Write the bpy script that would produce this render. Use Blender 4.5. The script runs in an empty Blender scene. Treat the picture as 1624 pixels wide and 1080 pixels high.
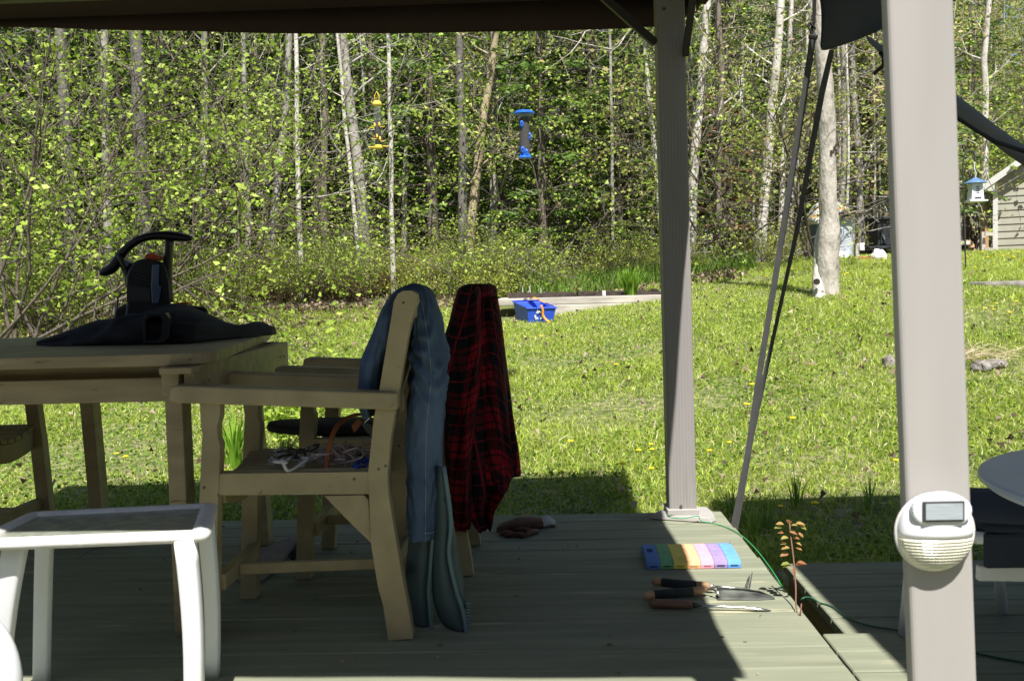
import bpy, bmesh, math, random
import numpy as np
from mathutils import Vector, Matrix, noise

SC = bpy.context.scene
COL = SC.collection
# ------------------------------------------------------------------ camera, sky, sun, exposure
CAM_H = 0.93
FPX = 1579.0
YAW, PITCH, ROLL = math.radians(1.72), math.radians(3.08), math.radians(-1.5)
cam_d = bpy.data.cameras.new('camera'); cam = bpy.data.objects.new('camera', cam_d)
COL.objects.link(cam); SC.camera = cam
cam_d.sensor_width = 36.0; cam_d.lens = FPX / 1624.0 * 36.0
cam_d.clip_start = 0.05; cam_d.clip_end = 600.0
CM = Matrix.Rotation(YAW, 4, 'Z') @ Matrix.Rotation(math.radians(90) - PITCH, 4, 'X') @ Matrix.Rotation(ROLL, 4, 'Z')
cam.matrix_world = Matrix.Translation((0, 0, CAM_H)) @ CM
cam_d.dof.use_dof = True; cam_d.dof.focus_distance = 5.5; cam_d.dof.aperture_fstop = 11.0

SUN_FROM = Vector((0.22, -1.25, 2.15)).normalized()
world = bpy.data.worlds.new('World'); SC.world = world; world.use_nodes = True
wt = world.node_tree; wt.nodes.clear()
sky = wt.nodes.new('ShaderNodeTexSky'); sky.sky_type = 'NISHITA'; sky.sun_disc = False
sky.sun_elevation = math.asin(SUN_FROM.z); sky.sun_rotation = math.atan2(SUN_FROM.x, SUN_FROM.y)
bgn = wt.nodes.new('ShaderNodeBackground'); bgn.inputs['Strength'].default_value = 0.055
wo = wt.nodes.new('ShaderNodeOutputWorld')
wt.links.new(sky.outputs[0], bgn.inputs['Color']); wt.links.new(bgn.outputs[0], wo.inputs['Surface'])
sd = bpy.data.lights.new('sun', 'SUN'); sd.energy = 5.0; sd.angle = math.radians(0.5); sd.color = (1.0, 0.965, 0.925)
sun = bpy.data.objects.new('sun', sd); COL.objects.link(sun); sun.location = (2, -8, 14)
sun.rotation_euler = SUN_FROM.to_track_quat('Z', 'Y').to_euler()
SC.view_settings.view_transform = 'Standard'; SC.view_settings.look = 'None'
SC.view_settings.exposure = 0.86; SC.view_settings.gamma = 1.0; SC.view_settings.use_curve_mapping = False
SC.render.engine = 'CYCLES'
SC.cycles.max_bounces = 8; SC.cycles.transparent_max_bounces = 8; SC.cycles.diffuse_bounces = 4
SC.cycles.use_denoising = True; SC.cycles.sample_clamp_indirect = 6.0
try: SC.cycles.denoiser = 'OPENIMAGEDENOISE'; SC.cycles.denoising_prefilter = 'ACCURATE'
except Exception: pass

# ------------------------------------------------------------------ measuring helpers
R3 = CM.to_3x3()
def ray(px, py):
    return R3 @ Vector(((px - 812.0) / FPX, -(py - 540.0) / FPX, -1.0))
def at(px, py, Y):                       # point of the ray with world y = Y
    d = ray(px, py); t = Y / d.y
    return Vector((d.x * t, Y, CAM_H + d.z * t))
def onz(px, py, z=0.0):                  # point of the ray at height z
    d = ray(px, py); t = (z - CAM_H) / d.z
    return Vector((d.x * t, d.y * t, z))
def sstep(a, b, x):
    t = min(1, max(0, (x - a) / (b - a))); return t * t * (3 - 2 * t)
def T(x, y):                             # terrain height
    z = -0.2 + 0.083 * max(0, min(y, 15.5) - 4.4)
    w = 1 - sstep(.5, 3.5, x)             # the wood stands on a low bank left of the upper lawn
    z += w * (.15 * max(0, min(y, 21) - 15.2) + .03 * max(0, min(y, 60) - 21)) + (1 - w) * .02 * max(0, min(y, 70) - 15.5)
    return z + 0.115 * min(4.4, max(0, x)) * sstep(4.5, 10.5, y)
def ground(px, py):
    d = ray(px, py); Y = 4.0
    while Y < 60:
        t = Y / d.y
        if CAM_H + d.z * t <= T(d.x * t, Y): break
        Y += 0.02
    return Vector((d.x * t, Y, T(d.x * t, Y)))

# ------------------------------------------------------------------ materials
def nodes_of(name):
    m = bpy.data.materials.new(name); m.use_nodes = True
    nt = m.node_tree; p = nt.nodes['Principled BSDF']
    return m, nt, p
def N(nt, t, **kw):
    n = nt.nodes.new(t)
    for k, v in kw.items(): setattr(n, k, v)
    return n
def ramp(nt, fac, stops):
    r = N(nt, 'ShaderNodeValToRGB'); e = r.color_ramp.elements
    e[0].position, e[0].color = stops[0][0], (*stops[0][1], 1)
    e[1].position, e[1].color = stops[-1][0], (*stops[-1][1], 1)
    for s in stops[1:-1]:
        x = e.new(s[0]); x.color = (*s[1], 1)
    nt.links.new(fac, r.inputs[0]); return r.outputs[0]
def lerp3(a, k): return tuple(min(1, x * k) for x in a)
def mat(name, c, rough=0.6, var=0.18, scale=12, stretch=(1, 1, 1), bump=0.15, bscale=None, metal=0.0, c2=None, spec=0.35, island=0.0, bdist=0.004, coat=0, wear=None):
    """painted / plain surface with mottled colour and a fine bump"""
    m, nt, p = nodes_of(name)
    tc = N(nt, 'ShaderNodeTexCoord'); mp = N(nt, 'ShaderNodeMapping'); mp.inputs['Scale'].default_value = stretch
    nt.links.new(tc.outputs['Object'], mp.inputs[0])
    nz = N(nt, 'ShaderNodeTexNoise'); nz.inputs['Scale'].default_value = scale; nz.inputs['Detail'].default_value = 6
    nt.links.new(mp.outputs[0], nz.inputs['Vector'])
    col = ramp(nt, nz.outputs['Fac'], [(0.3, lerp3(c, 1 - var)), (0.7, c2 or lerp3(c, 1 + var))])
    if wear:
        n3 = N(nt, 'ShaderNodeTexNoise'); n3.inputs['Scale'].default_value = wear[0]; n3.inputs['Detail'].default_value = 7; n3.inputs['Roughness'].default_value = .65
        nt.links.new(mp.outputs[0], n3.inputs['Vector'])
        r_ = ramp(nt, n3.outputs['Fac'], [(wear[1], (0, 0, 0)), (wear[1] + wear[2], (1, 1, 1))])
        mx = N(nt, 'ShaderNodeMix', data_type='RGBA'); nt.links.new(r_, mx.inputs['Factor']); nt.links.new(col, mx.inputs[6]); mx.inputs[7].default_value = (*wear[3], 1); col = mx.outputs[2]
    if island:
        g = N(nt, 'ShaderNodeNewGeometry'); hs = N(nt, 'ShaderNodeHueSaturation')
        mr = N(nt, 'ShaderNodeMapRange'); mr.inputs['To Min'].default_value = 1 - island; mr.inputs['To Max'].default_value = 1 + island
        nt.links.new(g.outputs['Random Per Island'], mr.inputs[0]); nt.links.new(mr.outputs[0], hs.inputs['Value'])
        nt.links.new(col, hs.inputs['Color']); col = hs.outputs[0]
    nt.links.new(col, p.inputs['Base Color'])
    p.inputs['Roughness'].default_value = rough; p.inputs['Metallic'].default_value = metal
    p.inputs['Specular IOR Level'].default_value = spec
    if coat: p.inputs['Coat Weight'].default_value = coat; p.inputs['Coat Roughness'].default_value = 0.15
    if bump:
        n2 = N(nt, 'ShaderNodeTexNoise'); n2.inputs['Scale'].default_value = bscale or scale * 5; n2.inputs['Detail'].default_value = 5
        nt.links.new(mp.outputs[0], n2.inputs['Vector'])
        b = N(nt, 'ShaderNodeBump'); b.inputs['Strength'].default_value = bump; b.inputs['Distance'].default_value = bdist
        nt.links.new(n2.outputs['Fac'], b.inputs['Height']); nt.links.new(b.outputs[0], p.inputs['Normal'])
    return m
def leafmat(name, stops, trans=0.4, rough=0.5, objvar=0.12):
    m, nt, p = nodes_of(name)
    g = N(nt, 'ShaderNodeNewGeometry'); oi = N(nt, 'ShaderNodeObjectInfo')
    col = ramp(nt, g.outputs['Random Per Island'], stops)
    hs = N(nt, 'ShaderNodeHueSaturation'); mr = N(nt, 'ShaderNodeMapRange')
    mr.inputs['To Min'].default_value = 1 - objvar; mr.inputs['To Max'].default_value = 1 + objvar
    nt.links.new(oi.outputs['Random'], mr.inputs[0]); nt.links.new(mr.outputs[0], hs.inputs['Value'])
    nt.links.new(col, hs.inputs['Color'])
    nt.links.new(hs.outputs[0], p.inputs['Base Color']); p.inputs['Roughness'].default_value = rough
    p.inputs['Specular IOR Level'].default_value = 0.3
    tr = N(nt, 'ShaderNodeBsdfTranslucent'); mx = N(nt, 'ShaderNodeMixShader'); mx.inputs[0].default_value = trans
    nt.links.new(hs.outputs[0], tr.inputs['Color'])
    nt.links.new(p.outputs[0], mx.inputs[1]); nt.links.new(tr.outputs[0], mx.inputs[2])
    nt.links.new(mx.outputs[0], nt.nodes['Material Output'].inputs['Surface'])
    return m
def glassy(name, c, rough=0.1, trans=0.8, alpha=1.0):
    m, nt, p = nodes_of(name)
    p.inputs['Base Color'].default_value = (*c, 1); p.inputs['Roughness'].default_value = rough
    p.inputs['Transmission Weight'].default_value = trans; p.inputs['Alpha'].default_value = alpha; p.inputs['IOR'].default_value = 1.45
    return m
def fluted(name, c, freq=160, axis='X', var=0.08, depth=0.0012):
    """extruded post skin: vertical flutes"""
    m = mat(name, c, 0.55, var, 9, (1, 1, 0.12), 0, wear=(7, .60, .12, lerp3(c, .80)))  # darker spots imitate dirt and dappled shade in the post colour
    nt = m.node_tree; p = nt.nodes['Principled BSDF']
    tc = N(nt, 'ShaderNodeTexCoord'); w = N(nt, 'ShaderNodeTexWave'); w.bands_direction = axis; w.inputs['Scale'].default_value = freq / 6.283 * 1.0
    nt.links.new(tc.outputs['Object'], w.inputs['Vector'])
    n2 = N(nt, 'ShaderNodeTexNoise'); n2.inputs['Scale'].default_value = 300
    mp = N(nt, 'ShaderNodeMapping'); mp.inputs['Scale'].default_value = (1, 1, .05)
    nt.links.new(tc.outputs['Object'], mp.inputs[0]); nt.links.new(mp.outputs[0], n2.inputs['Vector'])
    ad = N(nt, 'ShaderNodeMath', operation='MULTIPLY_ADD'); ad.inputs[1].default_value = .35
    nt.links.new(n2.outputs['Fac'], ad.inputs[0]); nt.links.new(w.outputs['Fac'], ad.inputs[2])
    b = N(nt, 'ShaderNodeBump'); b.inputs['Strength'].default_value = 0.55; b.inputs['Distance'].default_value = depth
    nt.links.new(ad.outputs[0], b.inputs['Height']); nt.links.new(b.outputs[0], p.inputs['Normal'])
    return m

M = {}
M['tan'] = mat('tan_paint', (0.36, 0.295, 0.165), 0.55, 0.16, 9, (1, 1, 1), 0.3, 60, spec=.3, wear=(34, .655, .03, (.15, .09, .05)))
M['tan_table'] = mat('tan_table_paint', (0.33, 0.265, 0.15), 0.5, 0.22, 7, (.5, 3, 3), 0.35, 40, spec=.3, wear=(12, .64, .04, (.14, .10, .06)))
M['screw'] = mat('screw_steel', (0.10, 0.09, 0.075), 0.5, 0.2, 40, bump=0)
M['deck'] = mat('deck_stain', (0.20, 0.215, 0.145), 0.8, 0.14, 4, (0.5, 6, 2), 0.5, 22, island=0.05, c2=(0.25, 0.262, 0.182), bdist=.002, wear=(2.6, .60, .06, (.36, .345, .225)))
M['fascia'] = mat('fascia_wood', (0.16, 0.12, 0.08), 0.8, 0.4, 8, (.5, .5, 4), 0.5)
M['post'] = fluted('post_aluminium', (0.285, 0.268, 0.252))
M['postnear'] = fluted('post_aluminium_plain', (0.365, 0.345, 0.322), 60, depth=.0004)
M['valance'] = mat('brown_canopy', (0.058, 0.036, 0.026), 0.9, 0.12, 3, bump=0.2, bscale=300)
M['darkmetal'] = mat('dark_metal', (0.05, 0.045, 0.04), 0.5, 0.1, 8, bump=0)
M['sail'] = mat('charcoal_canvas', (0.045, 0.05, 0.055), 0.62, 0.3, 5, bump=0.4, bscale=90, bdist=.004)
M['sailtrim'] = mat('grey_canvas_edge', (0.16, 0.16, 0.155), 0.75, 0.15, 5, bump=0.2, bscale=200)
M['black'] = mat('black_cloth', (0.021, 0.019, 0.019), 0.75, 0.3, 8, bump=0.4, bscale=60, bdist=.006)
M['blackplastic'] = mat('black_plastic', (0.016, 0.016, 0.018), 0.30, 0.2, 20, bump=0.05, spec=.4)
M['greyplastic'] = mat('grey_plastic', (0.05, 0.05, 0.052), 0.45, 0.1, 20, bump=0)
M['steelblue'] = mat('casing_highlight', (0.10, 0.14, 0.21), 0.3, 0.15, 10, bump=0)  # lightened to put the motor column's highlight into the casing colour
M['orange'] = mat('orange_plastic', (0.55, 0.09, 0.02), 0.45, 0.1, 10, bump=0)
M['white'] = mat('white_enamel', (0.72, 0.73, 0.74), 0.35, 0.03, 6, bump=0.05)
M['whitedirty'] = mat('white_weathered', (0.62, 0.61, 0.58), 0.5, 0.12, 25, bump=0.2)
M['tglass'] = mat('rippled_glass', (0.26, 0.28, 0.22), 0.22, 0.25, 30, (1, 1, 1), 0.6, 120, bdist=.003, spec=.5)
M['strap'] = mat('grey_webbing', (0.08, 0.08, 0.08), 0.8, 0.15, 30, bump=0.0)
M['solarcell'] = mat('solar_cell', (0.36, 0.40, 0.42), 0.25, 0.15, 30, (1, 1, 8), 0, spec=.6)
M['soil'] = mat('dark_soil', (0.050, 0.036, 0.028), 0.95, 0.5, 20, bump=1.0, bscale=60, bdist=.03)
M['timber'] = mat('weathered_timber', (0.46, 0.42, 0.36), 0.85, 0.25, 5, (.4, 3, 3), 0.6, 30)
M['bluebin'] = mat('blue_plastic', (0.035, 0.10, 0.62), 0.4, 0.12, 12, bump=0.1)
M['ostrap'] = mat('orange_strap', (0.80, 0.33, 0.03), 0.6, 0.1, 12, bump=0)
M['leather'] = mat('tan_leather', (0.30, 0.10, 0.035), 0.55, 0.3, 15, bump=0.4)
M['glovecuff'] = mat('glove_cuff', (0.45, 0.43, 0.40), 0.8, 0.2, 20, bump=.3)
M['glove'] = mat('brown_glove', (0.10, 0.045, 0.028), 0.7, 0.4, 22, bump=.5, bscale=70)
M['handle'] = mat('wood_handle', (0.42, 0.25, 0.13), 0.5, 0.3, 10, (1, 6, 6), 0.3)
M['walnut'] = mat('dark_wood_handle', (0.17, 0.095, 0.055), 0.55, 0.35, 9, (1, 6, 6), 0.3)
M['grip'] = mat('foam_grip', (0.025, 0.03, 0.03), 0.8, 0.2, 20, bump=.2)
M['steel'] = mat('steel', (0.62, 0.62, 0.62), 0.3, 0.25, 30, (1, 5, 5), 0.2, metal=1.0)
M['steeldark'] = mat('dark_blade', (0.07, 0.075, 0.065), 0.6, 0.6, 22, bump=.3, metal=.1)  # mottled dark steel; the trowel blade's shaded underside is put into this colour
M['ropew'] = mat('white_rope', (0.62, 0.60, 0.58), 0.85, 0.1, 50, bump=.8, bscale=400, bdist=.003)
M['ropeg'] = mat('green_cord', (0.05, 0.052, 0.035), 0.8, 0.2, 60, bump=.6, bscale=400)
M['ropep'] = mat('pinkish_twine', (0.42, 0.33, 0.30), 0.9, 0.3, 60, bump=.8, bscale=300)
M['ropeb'] = mat('blue_rope', (0.03, 0.08, 0.40), 0.7, 0.2, 60, bump=.5)
M['teal'] = mat('teal_plastic', (0.055, 0.085, 0.088), 0.5, 0.15, 6, bump=.12)
M['teal2'] = mat('teal_ridge', (0.12, 0.19, 0.20), 0.45, 0.1, 6, bump=.05)
M['canvasg'] = mat('grey_felt', (0.24, 0.21, 0.19), 0.9, 0.15, 14, bump=.4, bscale=200)
M['wiregreen'] = mat('green_wire', (0.02, 0.30, 0.09), 0.35, 0.1, 10, bump=0)
M['cordgreen'] = mat('dark_green_cord', (0.02, 0.09, 0.05), 0.4, 0.1, 10, bump=0)
M['yellow'] = mat('yellow_plastic', (0.80, 0.56, 0.08), 0.4, 0.08, 10, bump=0)
M['bluef'] = mat('blue_feeder', (0.02, 0.13, 0.62), 0.35, 0.1, 10, bump=0)
M['tube'] = glassy('clear_tube', (0.5, 0.5, 0.5), 0.08, 0.0, 0.10)
M['seed'] = mat('bird_seed', (0.022, 0.018, 0.015), 0.9, 0.8, 60, bump=.8, bscale=120)
M['navy'] = mat('navy_sling', (0.020, 0.025, 0.045), 0.7, 0.2, 10, bump=.3, bscale=300)
M['greytable'] = mat('blue_grey_table', (0.44, 0.50, 0.60), 0.4, 0.06, 6, bump=.15)
M['siding'] = mat('beige_siding', (0.36, 0.35, 0.28), 0.7, 0.08, 4, bump=.1)
M['trim'] = mat('white_trim', (0.62, 0.62, 0.58), 0.6, 0.05, 4, bump=0)
M['shingle'] = mat('roof_shingle', (0.20, 0.19, 0.18), 0.9, 0.2, 12, bump=.4)
M['tarp'] = mat('grey_tarp', (0.42, 0.45, 0.50), 0.5, 0.15, 4, bump=.5, bscale=9, bdist=.05)
M['bag'] = mat('white_bag', (0.66, 0.66, 0.64), 0.6, 0.06, 5, bump=.4, bscale=12, bdist=.03)
M['iron'] = mat('cast_iron', (0.030, 0.032, 0.036), 0.45, 0.25, 12, bump=.3)
M['logend'] = mat('log_end', (0.42, 0.27, 0.15), 0.85, 0.35, 14, bump=.4, island=.2)
M['logbark'] = mat('log_bark', (0.22, 0.18, 0.14), 0.9, 0.4, 14, bump=.8)
M['rock'] = mat('field_stone', (0.21, 0.19, 0.17), 0.85, 0.4, 9, bump=.8, bscale=30, bdist=.01)
M['tag'] = mat('plant_tag', (0.75, 0.78, 0.72), 0.5, 0.05, 5, bump=0)
M['petal'] = mat('dandelion_yellow', (0.85, 0.62, 0.02), 0.7, 0.1, 60, bump=0)
M['stem'] = mat('plant_stem', (0.14, 0.17, 0.05), 0.7, 0.2, 20, bump=0)
M['redstem'] = mat('reddish_stem', (0.20, 0.10, 0.07), 0.7, 0.2, 20, bump=0)
M['redleaf'] = leafmat('coppery_leaf', [(0, (0.34, 0.13, 0.06)), (.45, (0.48, 0.27, 0.10)), (.75, (0.42, 0.36, 0.10)), (1, (0.28, 0.32, 0.07))], .35)
M['leaf'] = leafmat('spring_leaf', [(0, (0.18, 0.29, 0.03)), (.5, (0.36, 0.50, 0.06)), (1, (0.58, 0.68, 0.16))], .4)
M['leafr'] = leafmat('budding_leaf', [(0, (0.28, 0.36, 0.07)), (.5, (0.46, 0.54, 0.12)), (.8, (0.52, 0.46, 0.20)), (1, (0.50, 0.32, 0.17))], .4)
M['bushleaf'] = leafmat('bush_leaf', [(0, (0.20, 0.27, 0.04)), (.5, (0.40, 0.48, 0.07)), (1, (0.62, 0.62, 0.15))], .4)
M['needle'] = leafmat('conifer_needle', [(0, (0.04, 0.085, 0.018)), (.55, (0.11, 0.20, 0.035)), (1, (0.26, 0.38, 0.07))], .25, objvar=.2)
M['deadneedle'] = leafmat('dead_needle', [(0, (0.10, 0.05, 0.025)), (1, (0.26, 0.14, 0.07))], .2)
M['grass'] = leafmat('grass_blade', [(0, (0.24, 0.34, 0.035)), (.4, (0.41, 0.54, 0.065)), (.82, (0.58, 0.68, 0.12)), (.90, (0.68, 0.68, 0.30)), (1, (0.78, 0.70, 0.50))], .42, .45)
M['tallgrass'] = leafmat('tall_grass', [(0, (0.10, 0.20, 0.03)), (.6, (0.20, 0.36, 0.05)), (1, (0.36, 0.46, 0.12))], .4, .45)
M['lily'] = leafmat('lily_blade', [(0, (0.14, 0.30, 0.03)), (1, (0.32, 0.50, 0.06))], .4, .4)
M['litter'] = leafmat('dead_leaf', [(0, (0.10, 0.065, 0.045)), (.5, (0.24, 0.165, 0.115)), (1, (0.46, 0.36, 0.28))], .15, .8)
def bark(name, c, patch, amt=.55, sc=5):
    m, nt, p = nodes_of(name)
    tc = N(nt, 'ShaderNodeTexCoord'); mp = N(nt, 'ShaderNodeMapping'); mp.inputs['Scale'].default_value = (1, 1, .45)
    nt.links.new(tc.outputs['Object'], mp.inputs[0])
    nz = N(nt, 'ShaderNodeTexNoise'); nz.inputs['Scale'].default_value = sc; nz.inputs['Detail'].default_value = 8; nz.inputs['Roughness'].default_value = .7
    nt.links.new(mp.outputs[0], nz.inputs['Vector'])
    nt.links.new(ramp(nt, nz.outputs['Fac'], [(amt - .22, patch), (amt - .04, lerp3(c, .8)), (amt + .1, c)]), p.inputs['Base Color'])
    p.inputs['Roughness'].default_value = .85
    n2 = N(nt, 'ShaderNodeTexNoise'); n2.inputs['Scale'].default_value = 28; n2.inputs['Detail'].default_value = 6
    nt.links.new(mp.outputs[0], n2.inputs['Vector'])
    b = N(nt, 'ShaderNodeBump'); b.inputs['Strength'].default_value = .9; b.inputs['Distance'].default_value = .02
    nt.links.new(n2.outputs['Fac'], b.inputs['Height']); nt.links.new(b.outputs[0], p.inputs['Normal'])
    return m
M['birch'] = bark('pale_bark', (0.60, 0.56, 0.50), (0.10, 0.085, 0.07), .48)
M['greybark'] = bark('grey_bark', (0.40, 0.37, 0.33), (0.09, 0.08, 0.06), .55)
M['brownbark'] = bark('brown_bark', (0.20, 0.165, 0.13), (0.05, 0.04, 0.03), .5)
M['tanbark'] = bark('peeling_tan_bark', (0.42, 0.34, 0.22), (0.12, 0.09, 0.05), .5)
M['bigbark'] = bark('big_tree_bark', (0.50, 0.455, 0.39), (0.11, 0.09, 0.07), .51, 10)

# ------------------------------------------------------------------ mesh building
class MB:
    def __init__(s): s.v = []; s.f = []; s.m = []; s.uv = {}
    def add(s, vs, fs, m=0, uvs=None):
        o = len(s.v); s.v += [tuple(v) for v in vs]
        for i, f in enumerate(fs):
            if uvs: s.uv[len(s.f)] = [uvs[k] for k in f]
            s.f.append(tuple(k + o for k in f)); s.m.append(m)
        return s
    def box(s, x0, x1, y0, y1, z0, z1, m=0, X=None):
        vs = [Vector((x, y, z)) for z in (z0, z1) for y in (y0, y1) for x in (x0, x1)]
        if X: vs = [X @ v for v in vs]
        return s.add(vs, [(0, 2, 3, 1), (4, 5, 7, 6), (0, 1, 5, 4), (2, 6, 7, 3), (0, 4, 6, 2), (1, 3, 7, 5)], m)
    def beam(s, a, b, w, h, m=0, up=(0, 0, 1)):
        a, b = Vector(a), Vector(b); d = (b - a); L = d.length; d.normalize(); up = Vector(up)
        sx = d.cross(up).normalized(); uz = sx.cross(d)
        vs = [p + sx * i * w / 2 + uz * j * h / 2 for p in (a, b) for j in (-1, 1) for i in (-1, 1)]
        return s.add(vs, [(0, 2, 3, 1), (4, 5, 7, 6), (0, 1, 5, 4), (2, 6, 7, 3), (0, 4, 6, 2), (1, 3, 7, 5)], m)
    def vprism(s, pts, y0, y1, m=0):      # outline seen from the viewpoint, with depth turned along the line of sight
        n = len(pts); vs = [at(x, y, y0) for x, y in pts] + [at(x, y, y1) for x, y in pts]
        c0 = sum(vs[:n], Vector()) / n; c1 = sum(vs[n:], Vector()) / n; k = y0 / y1
        vs = vs[:n] + [c1 + (v - c1) * k for v in vs[n:]]
        return s.add(vs, [tuple(range(n)), tuple(range(2 * n - 1, n - 1, -1))] + [(i, i + n, (i + 1) % n + n, (i + 1) % n) for i in range(n)], m)
    def prism(s, poly, y0, y1, m=0):     # poly: points (x, z), or Vectors (x, *, z)
        P = [(p[0], p[-1]) for p in poly]; n = len(P)
        vs = [(x, y0, z) for x, z in P] + [(x, y1, z) for x, z in P]
        fs = [tuple(range(n)), tuple(range(2 * n - 1, n - 1, -1))] + [(i, i + n, (i + 1) % n + n, (i + 1) % n) for i in range(n)]
        return s.add(vs, fs, m)
    def tube(s, pts, r, n=8, m=0, cap=True, flat=None, sq=1):
        pts = [Vector(p) for p in pts]; k = len(pts)
        rs = r if isinstance(r, (list, tuple)) else [r] * k
        vs = []; fs = []; ref = None
        for i, p in enumerate(pts):
            d = (pts[min(i + 1, k - 1)] - pts[max(i - 1, 0)])
            if d.length < 1e-9: d = Vector((0, 0, 1))
            d.normalize()
            if ref is None:
                ref = d.orthogonal().normalized() if flat is None else Vector(flat)
            ref = (ref - d * ref.dot(d))
            if ref.length < 1e-6: ref = d.orthogonal()
            ref.normalize(); b = d.cross(ref)
            ra = rs[i]; ra, rb = ra if isinstance(ra, tuple) else (ra, ra)
            for j in range(n):
                a = 2 * math.pi * j / n
                ca, sa = math.cos(a), math.sin(a); ca, sa = math.copysign(abs(ca) ** sq, ca), math.copysign(abs(sa) ** sq, sa); vs.append(p + ref * ca * ra + b * sa * rb)
        for i in range(k - 1):
            for j in range(n):
                fs.append((i * n + j, i * n + (j + 1) % n, (i + 1) * n + (j + 1) % n, (i + 1) * n + j))
        if cap: fs += [tuple(range(n - 1, -1, -1)), tuple(range((k - 1) * n, k * n))]
        return s.add(vs, fs, m)
    def lathe(s, c, prof, n=24, m=0):    # prof: (r, z)
        c = Vector(c); vs = []; k = len(prof)
        for r, z in prof:
            for j in range(n):
                a = 2 * math.pi * j / n; vs.append(c + Vector((r * math.cos(a), r * math.sin(a), z)))
        fs = [(i * n + j, i * n + (j + 1) % n, (i + 1) * n + (j + 1) % n, (i + 1) * n + j) for i in range(k - 1) for j in range(n)]
        fs += [tuple(range(n - 1, -1, -1)), tuple(range((k - 1) * n, k * n))]
        return s.add(vs, fs, m)
    def disc_y(s, c, r, t, n=10, m=0):   # small disc facing -y
        c = Vector(c)
        vs = [c + Vector((r * math.cos(6.2832 * j / n), dy, r * math.sin(6.2832 * j / n))) for dy in (0, -t) for j in range(n)]
        return s.add(vs, [tuple(range(n)), tuple(range(2 * n - 1, n - 1, -1))] + [(j, j + n, (j + 1) % n + n, (j + 1) % n) for j in range(n)], m)

WOFF = {}
def setprops(o, label=None, cat=None, group=None, kind=None):
    if label: o['label'] = label
    if cat: o['category'] = cat
    if group: o['group'] = group
    if kind: o['kind'] = kind
def thing(name, label, cat, loc=(0, 0, 0), group=None):
    o = bpy.data.objects.new(name, None); COL.objects.link(o); o.location = loc; o.empty_display_size = .1
    WOFF[o.name] = Vector(loc); setprops(o, label, cat, group); return o
def obj(name, mb, mats, parent=None, smooth=False, bevel=0, loc=None, segs=2, label=None, cat=None, group=None, kind=None, sub=0, solid=0):
    off = Vector(loc) if loc is not None else (WOFF[parent.name].copy() if parent else Vector())
    me = bpy.data.meshes.new(name)
    me.from_pydata([tuple(Vector(v) - off) for v in mb.v], [], mb.f)
    for mm in (mats if isinstance(mats, (list, tuple)) else [mats]): me.materials.append(M[mm] if isinstance(mm, str) else mm)
    me.polygons.foreach_set('material_index', mb.m)
    if mb.uv:
        ul = me.uv_layers.new(name='UVMap')
        for p in me.polygons:
            if p.index in mb.uv:
                for li, uv in zip(p.loop_indices, mb.uv[p.index]): ul.data[li].uv = uv
    bm = bmesh.new(); bm.from_mesh(me)
    bmesh.ops.recalc_face_normals(bm, faces=bm.faces)
    if bevel:
        es = [e for e in bm.edges if len(e.link_faces) == 2 and e.calc_face_angle(0) > math.radians(25)]
        if es: bmesh.ops.bevel(bm, geom=es, offset=bevel, segments=segs, affect='EDGES', clamp_overlap=True, profile=.5)
    bm.to_mesh(me); bm.free()
    if smooth: me.polygons.foreach_set('use_smooth', [True] * len(me.polygons))
    me.update()
    o = bpy.data.objects.new(name, me); COL.objects.link(o)
    if parent:
        o.parent = parent; o.location = off - WOFF[parent.name]
    else: o.location = off
    WOFF[o.name] = off
    if solid:
        md = o.modifiers.new('thick', 'SOLIDIFY'); md.thickness = solid; md.offset = 0
    if sub:
        md = o.modifiers.new('sub', 'SUBSURF'); md.levels = sub; md.render_levels = sub
    setprops(o, label, cat, group, kind); return o
def mesh_np(name, V, Q, mats, midx=None):
    me = bpy.data.meshes.new(name); V = np.ascontiguousarray(V, np.float32); Q = np.ascontiguousarray(Q, np.int32)
    me.vertices.add(len(V)); me.vertices.foreach_set('co', V.ravel())
    me.loops.add(Q.size); me.loops.foreach_set('vertex_index', Q.ravel())
    me.polygons.add(len(Q)); k = Q.shape[1]
    me.polygons.foreach_set('loop_start', np.arange(0, Q.size, k, dtype=np.int32))
    try: me.polygons.foreach_set('loop_total', np.full(len(Q), k, dtype=np.int32))
    except Exception: pass
    for mm in mats: me.materials.append(M[mm])
    if midx is not None: me.polygons.foreach_set('material_index', midx)
    me.update(calc_edges=True); return me
def leafquads(P, D, L, W, rng, bend=.25):
    """P base points, D unit directions, L lengths, W widths -> folded diamond leaves"""
    n = len(P); R = rng.normal(size=(n, 3)); S = np.cross(D, R); S /= np.linalg.norm(S, axis=1)[:, None] + 1e-9
    U = np.cross(S, D); L = L[:, None]; W = W[:, None]
    mid = P + D * L * .45
    V = np.empty((n, 4, 3)); V[:, 0] = P; V[:, 1] = mid + S * W * .5 + U * L * bend * .5
    V[:, 2] = P + D * L - U * L * bend * .3; V[:, 3] = mid - S * W * .5 + U * L * bend * .5
    return V.reshape(-1, 3), np.arange(n * 4).reshape(n, 4)
def dup(root, loc, rotz=0, scale=None, **props):
    r = root.copy(); COL.objects.link(r); r.location = loc; r.rotation_euler = (0, 0, rotz)
    if scale: r.scale = scale if isinstance(scale, tuple) else (scale,) * 3
    setprops(r, **props)
    for ch in list(root.children):
        c = ch.copy(); COL.objects.link(c); c.parent = r
        for g in list(ch.children):
            d = g.copy(); COL.objects.link(d); d.parent = c
    return r
def unit(v): v = np.asarray(v, float); return v / (np.linalg.norm(v, axis=-1, keepdims=True) + 1e-9)

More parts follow.
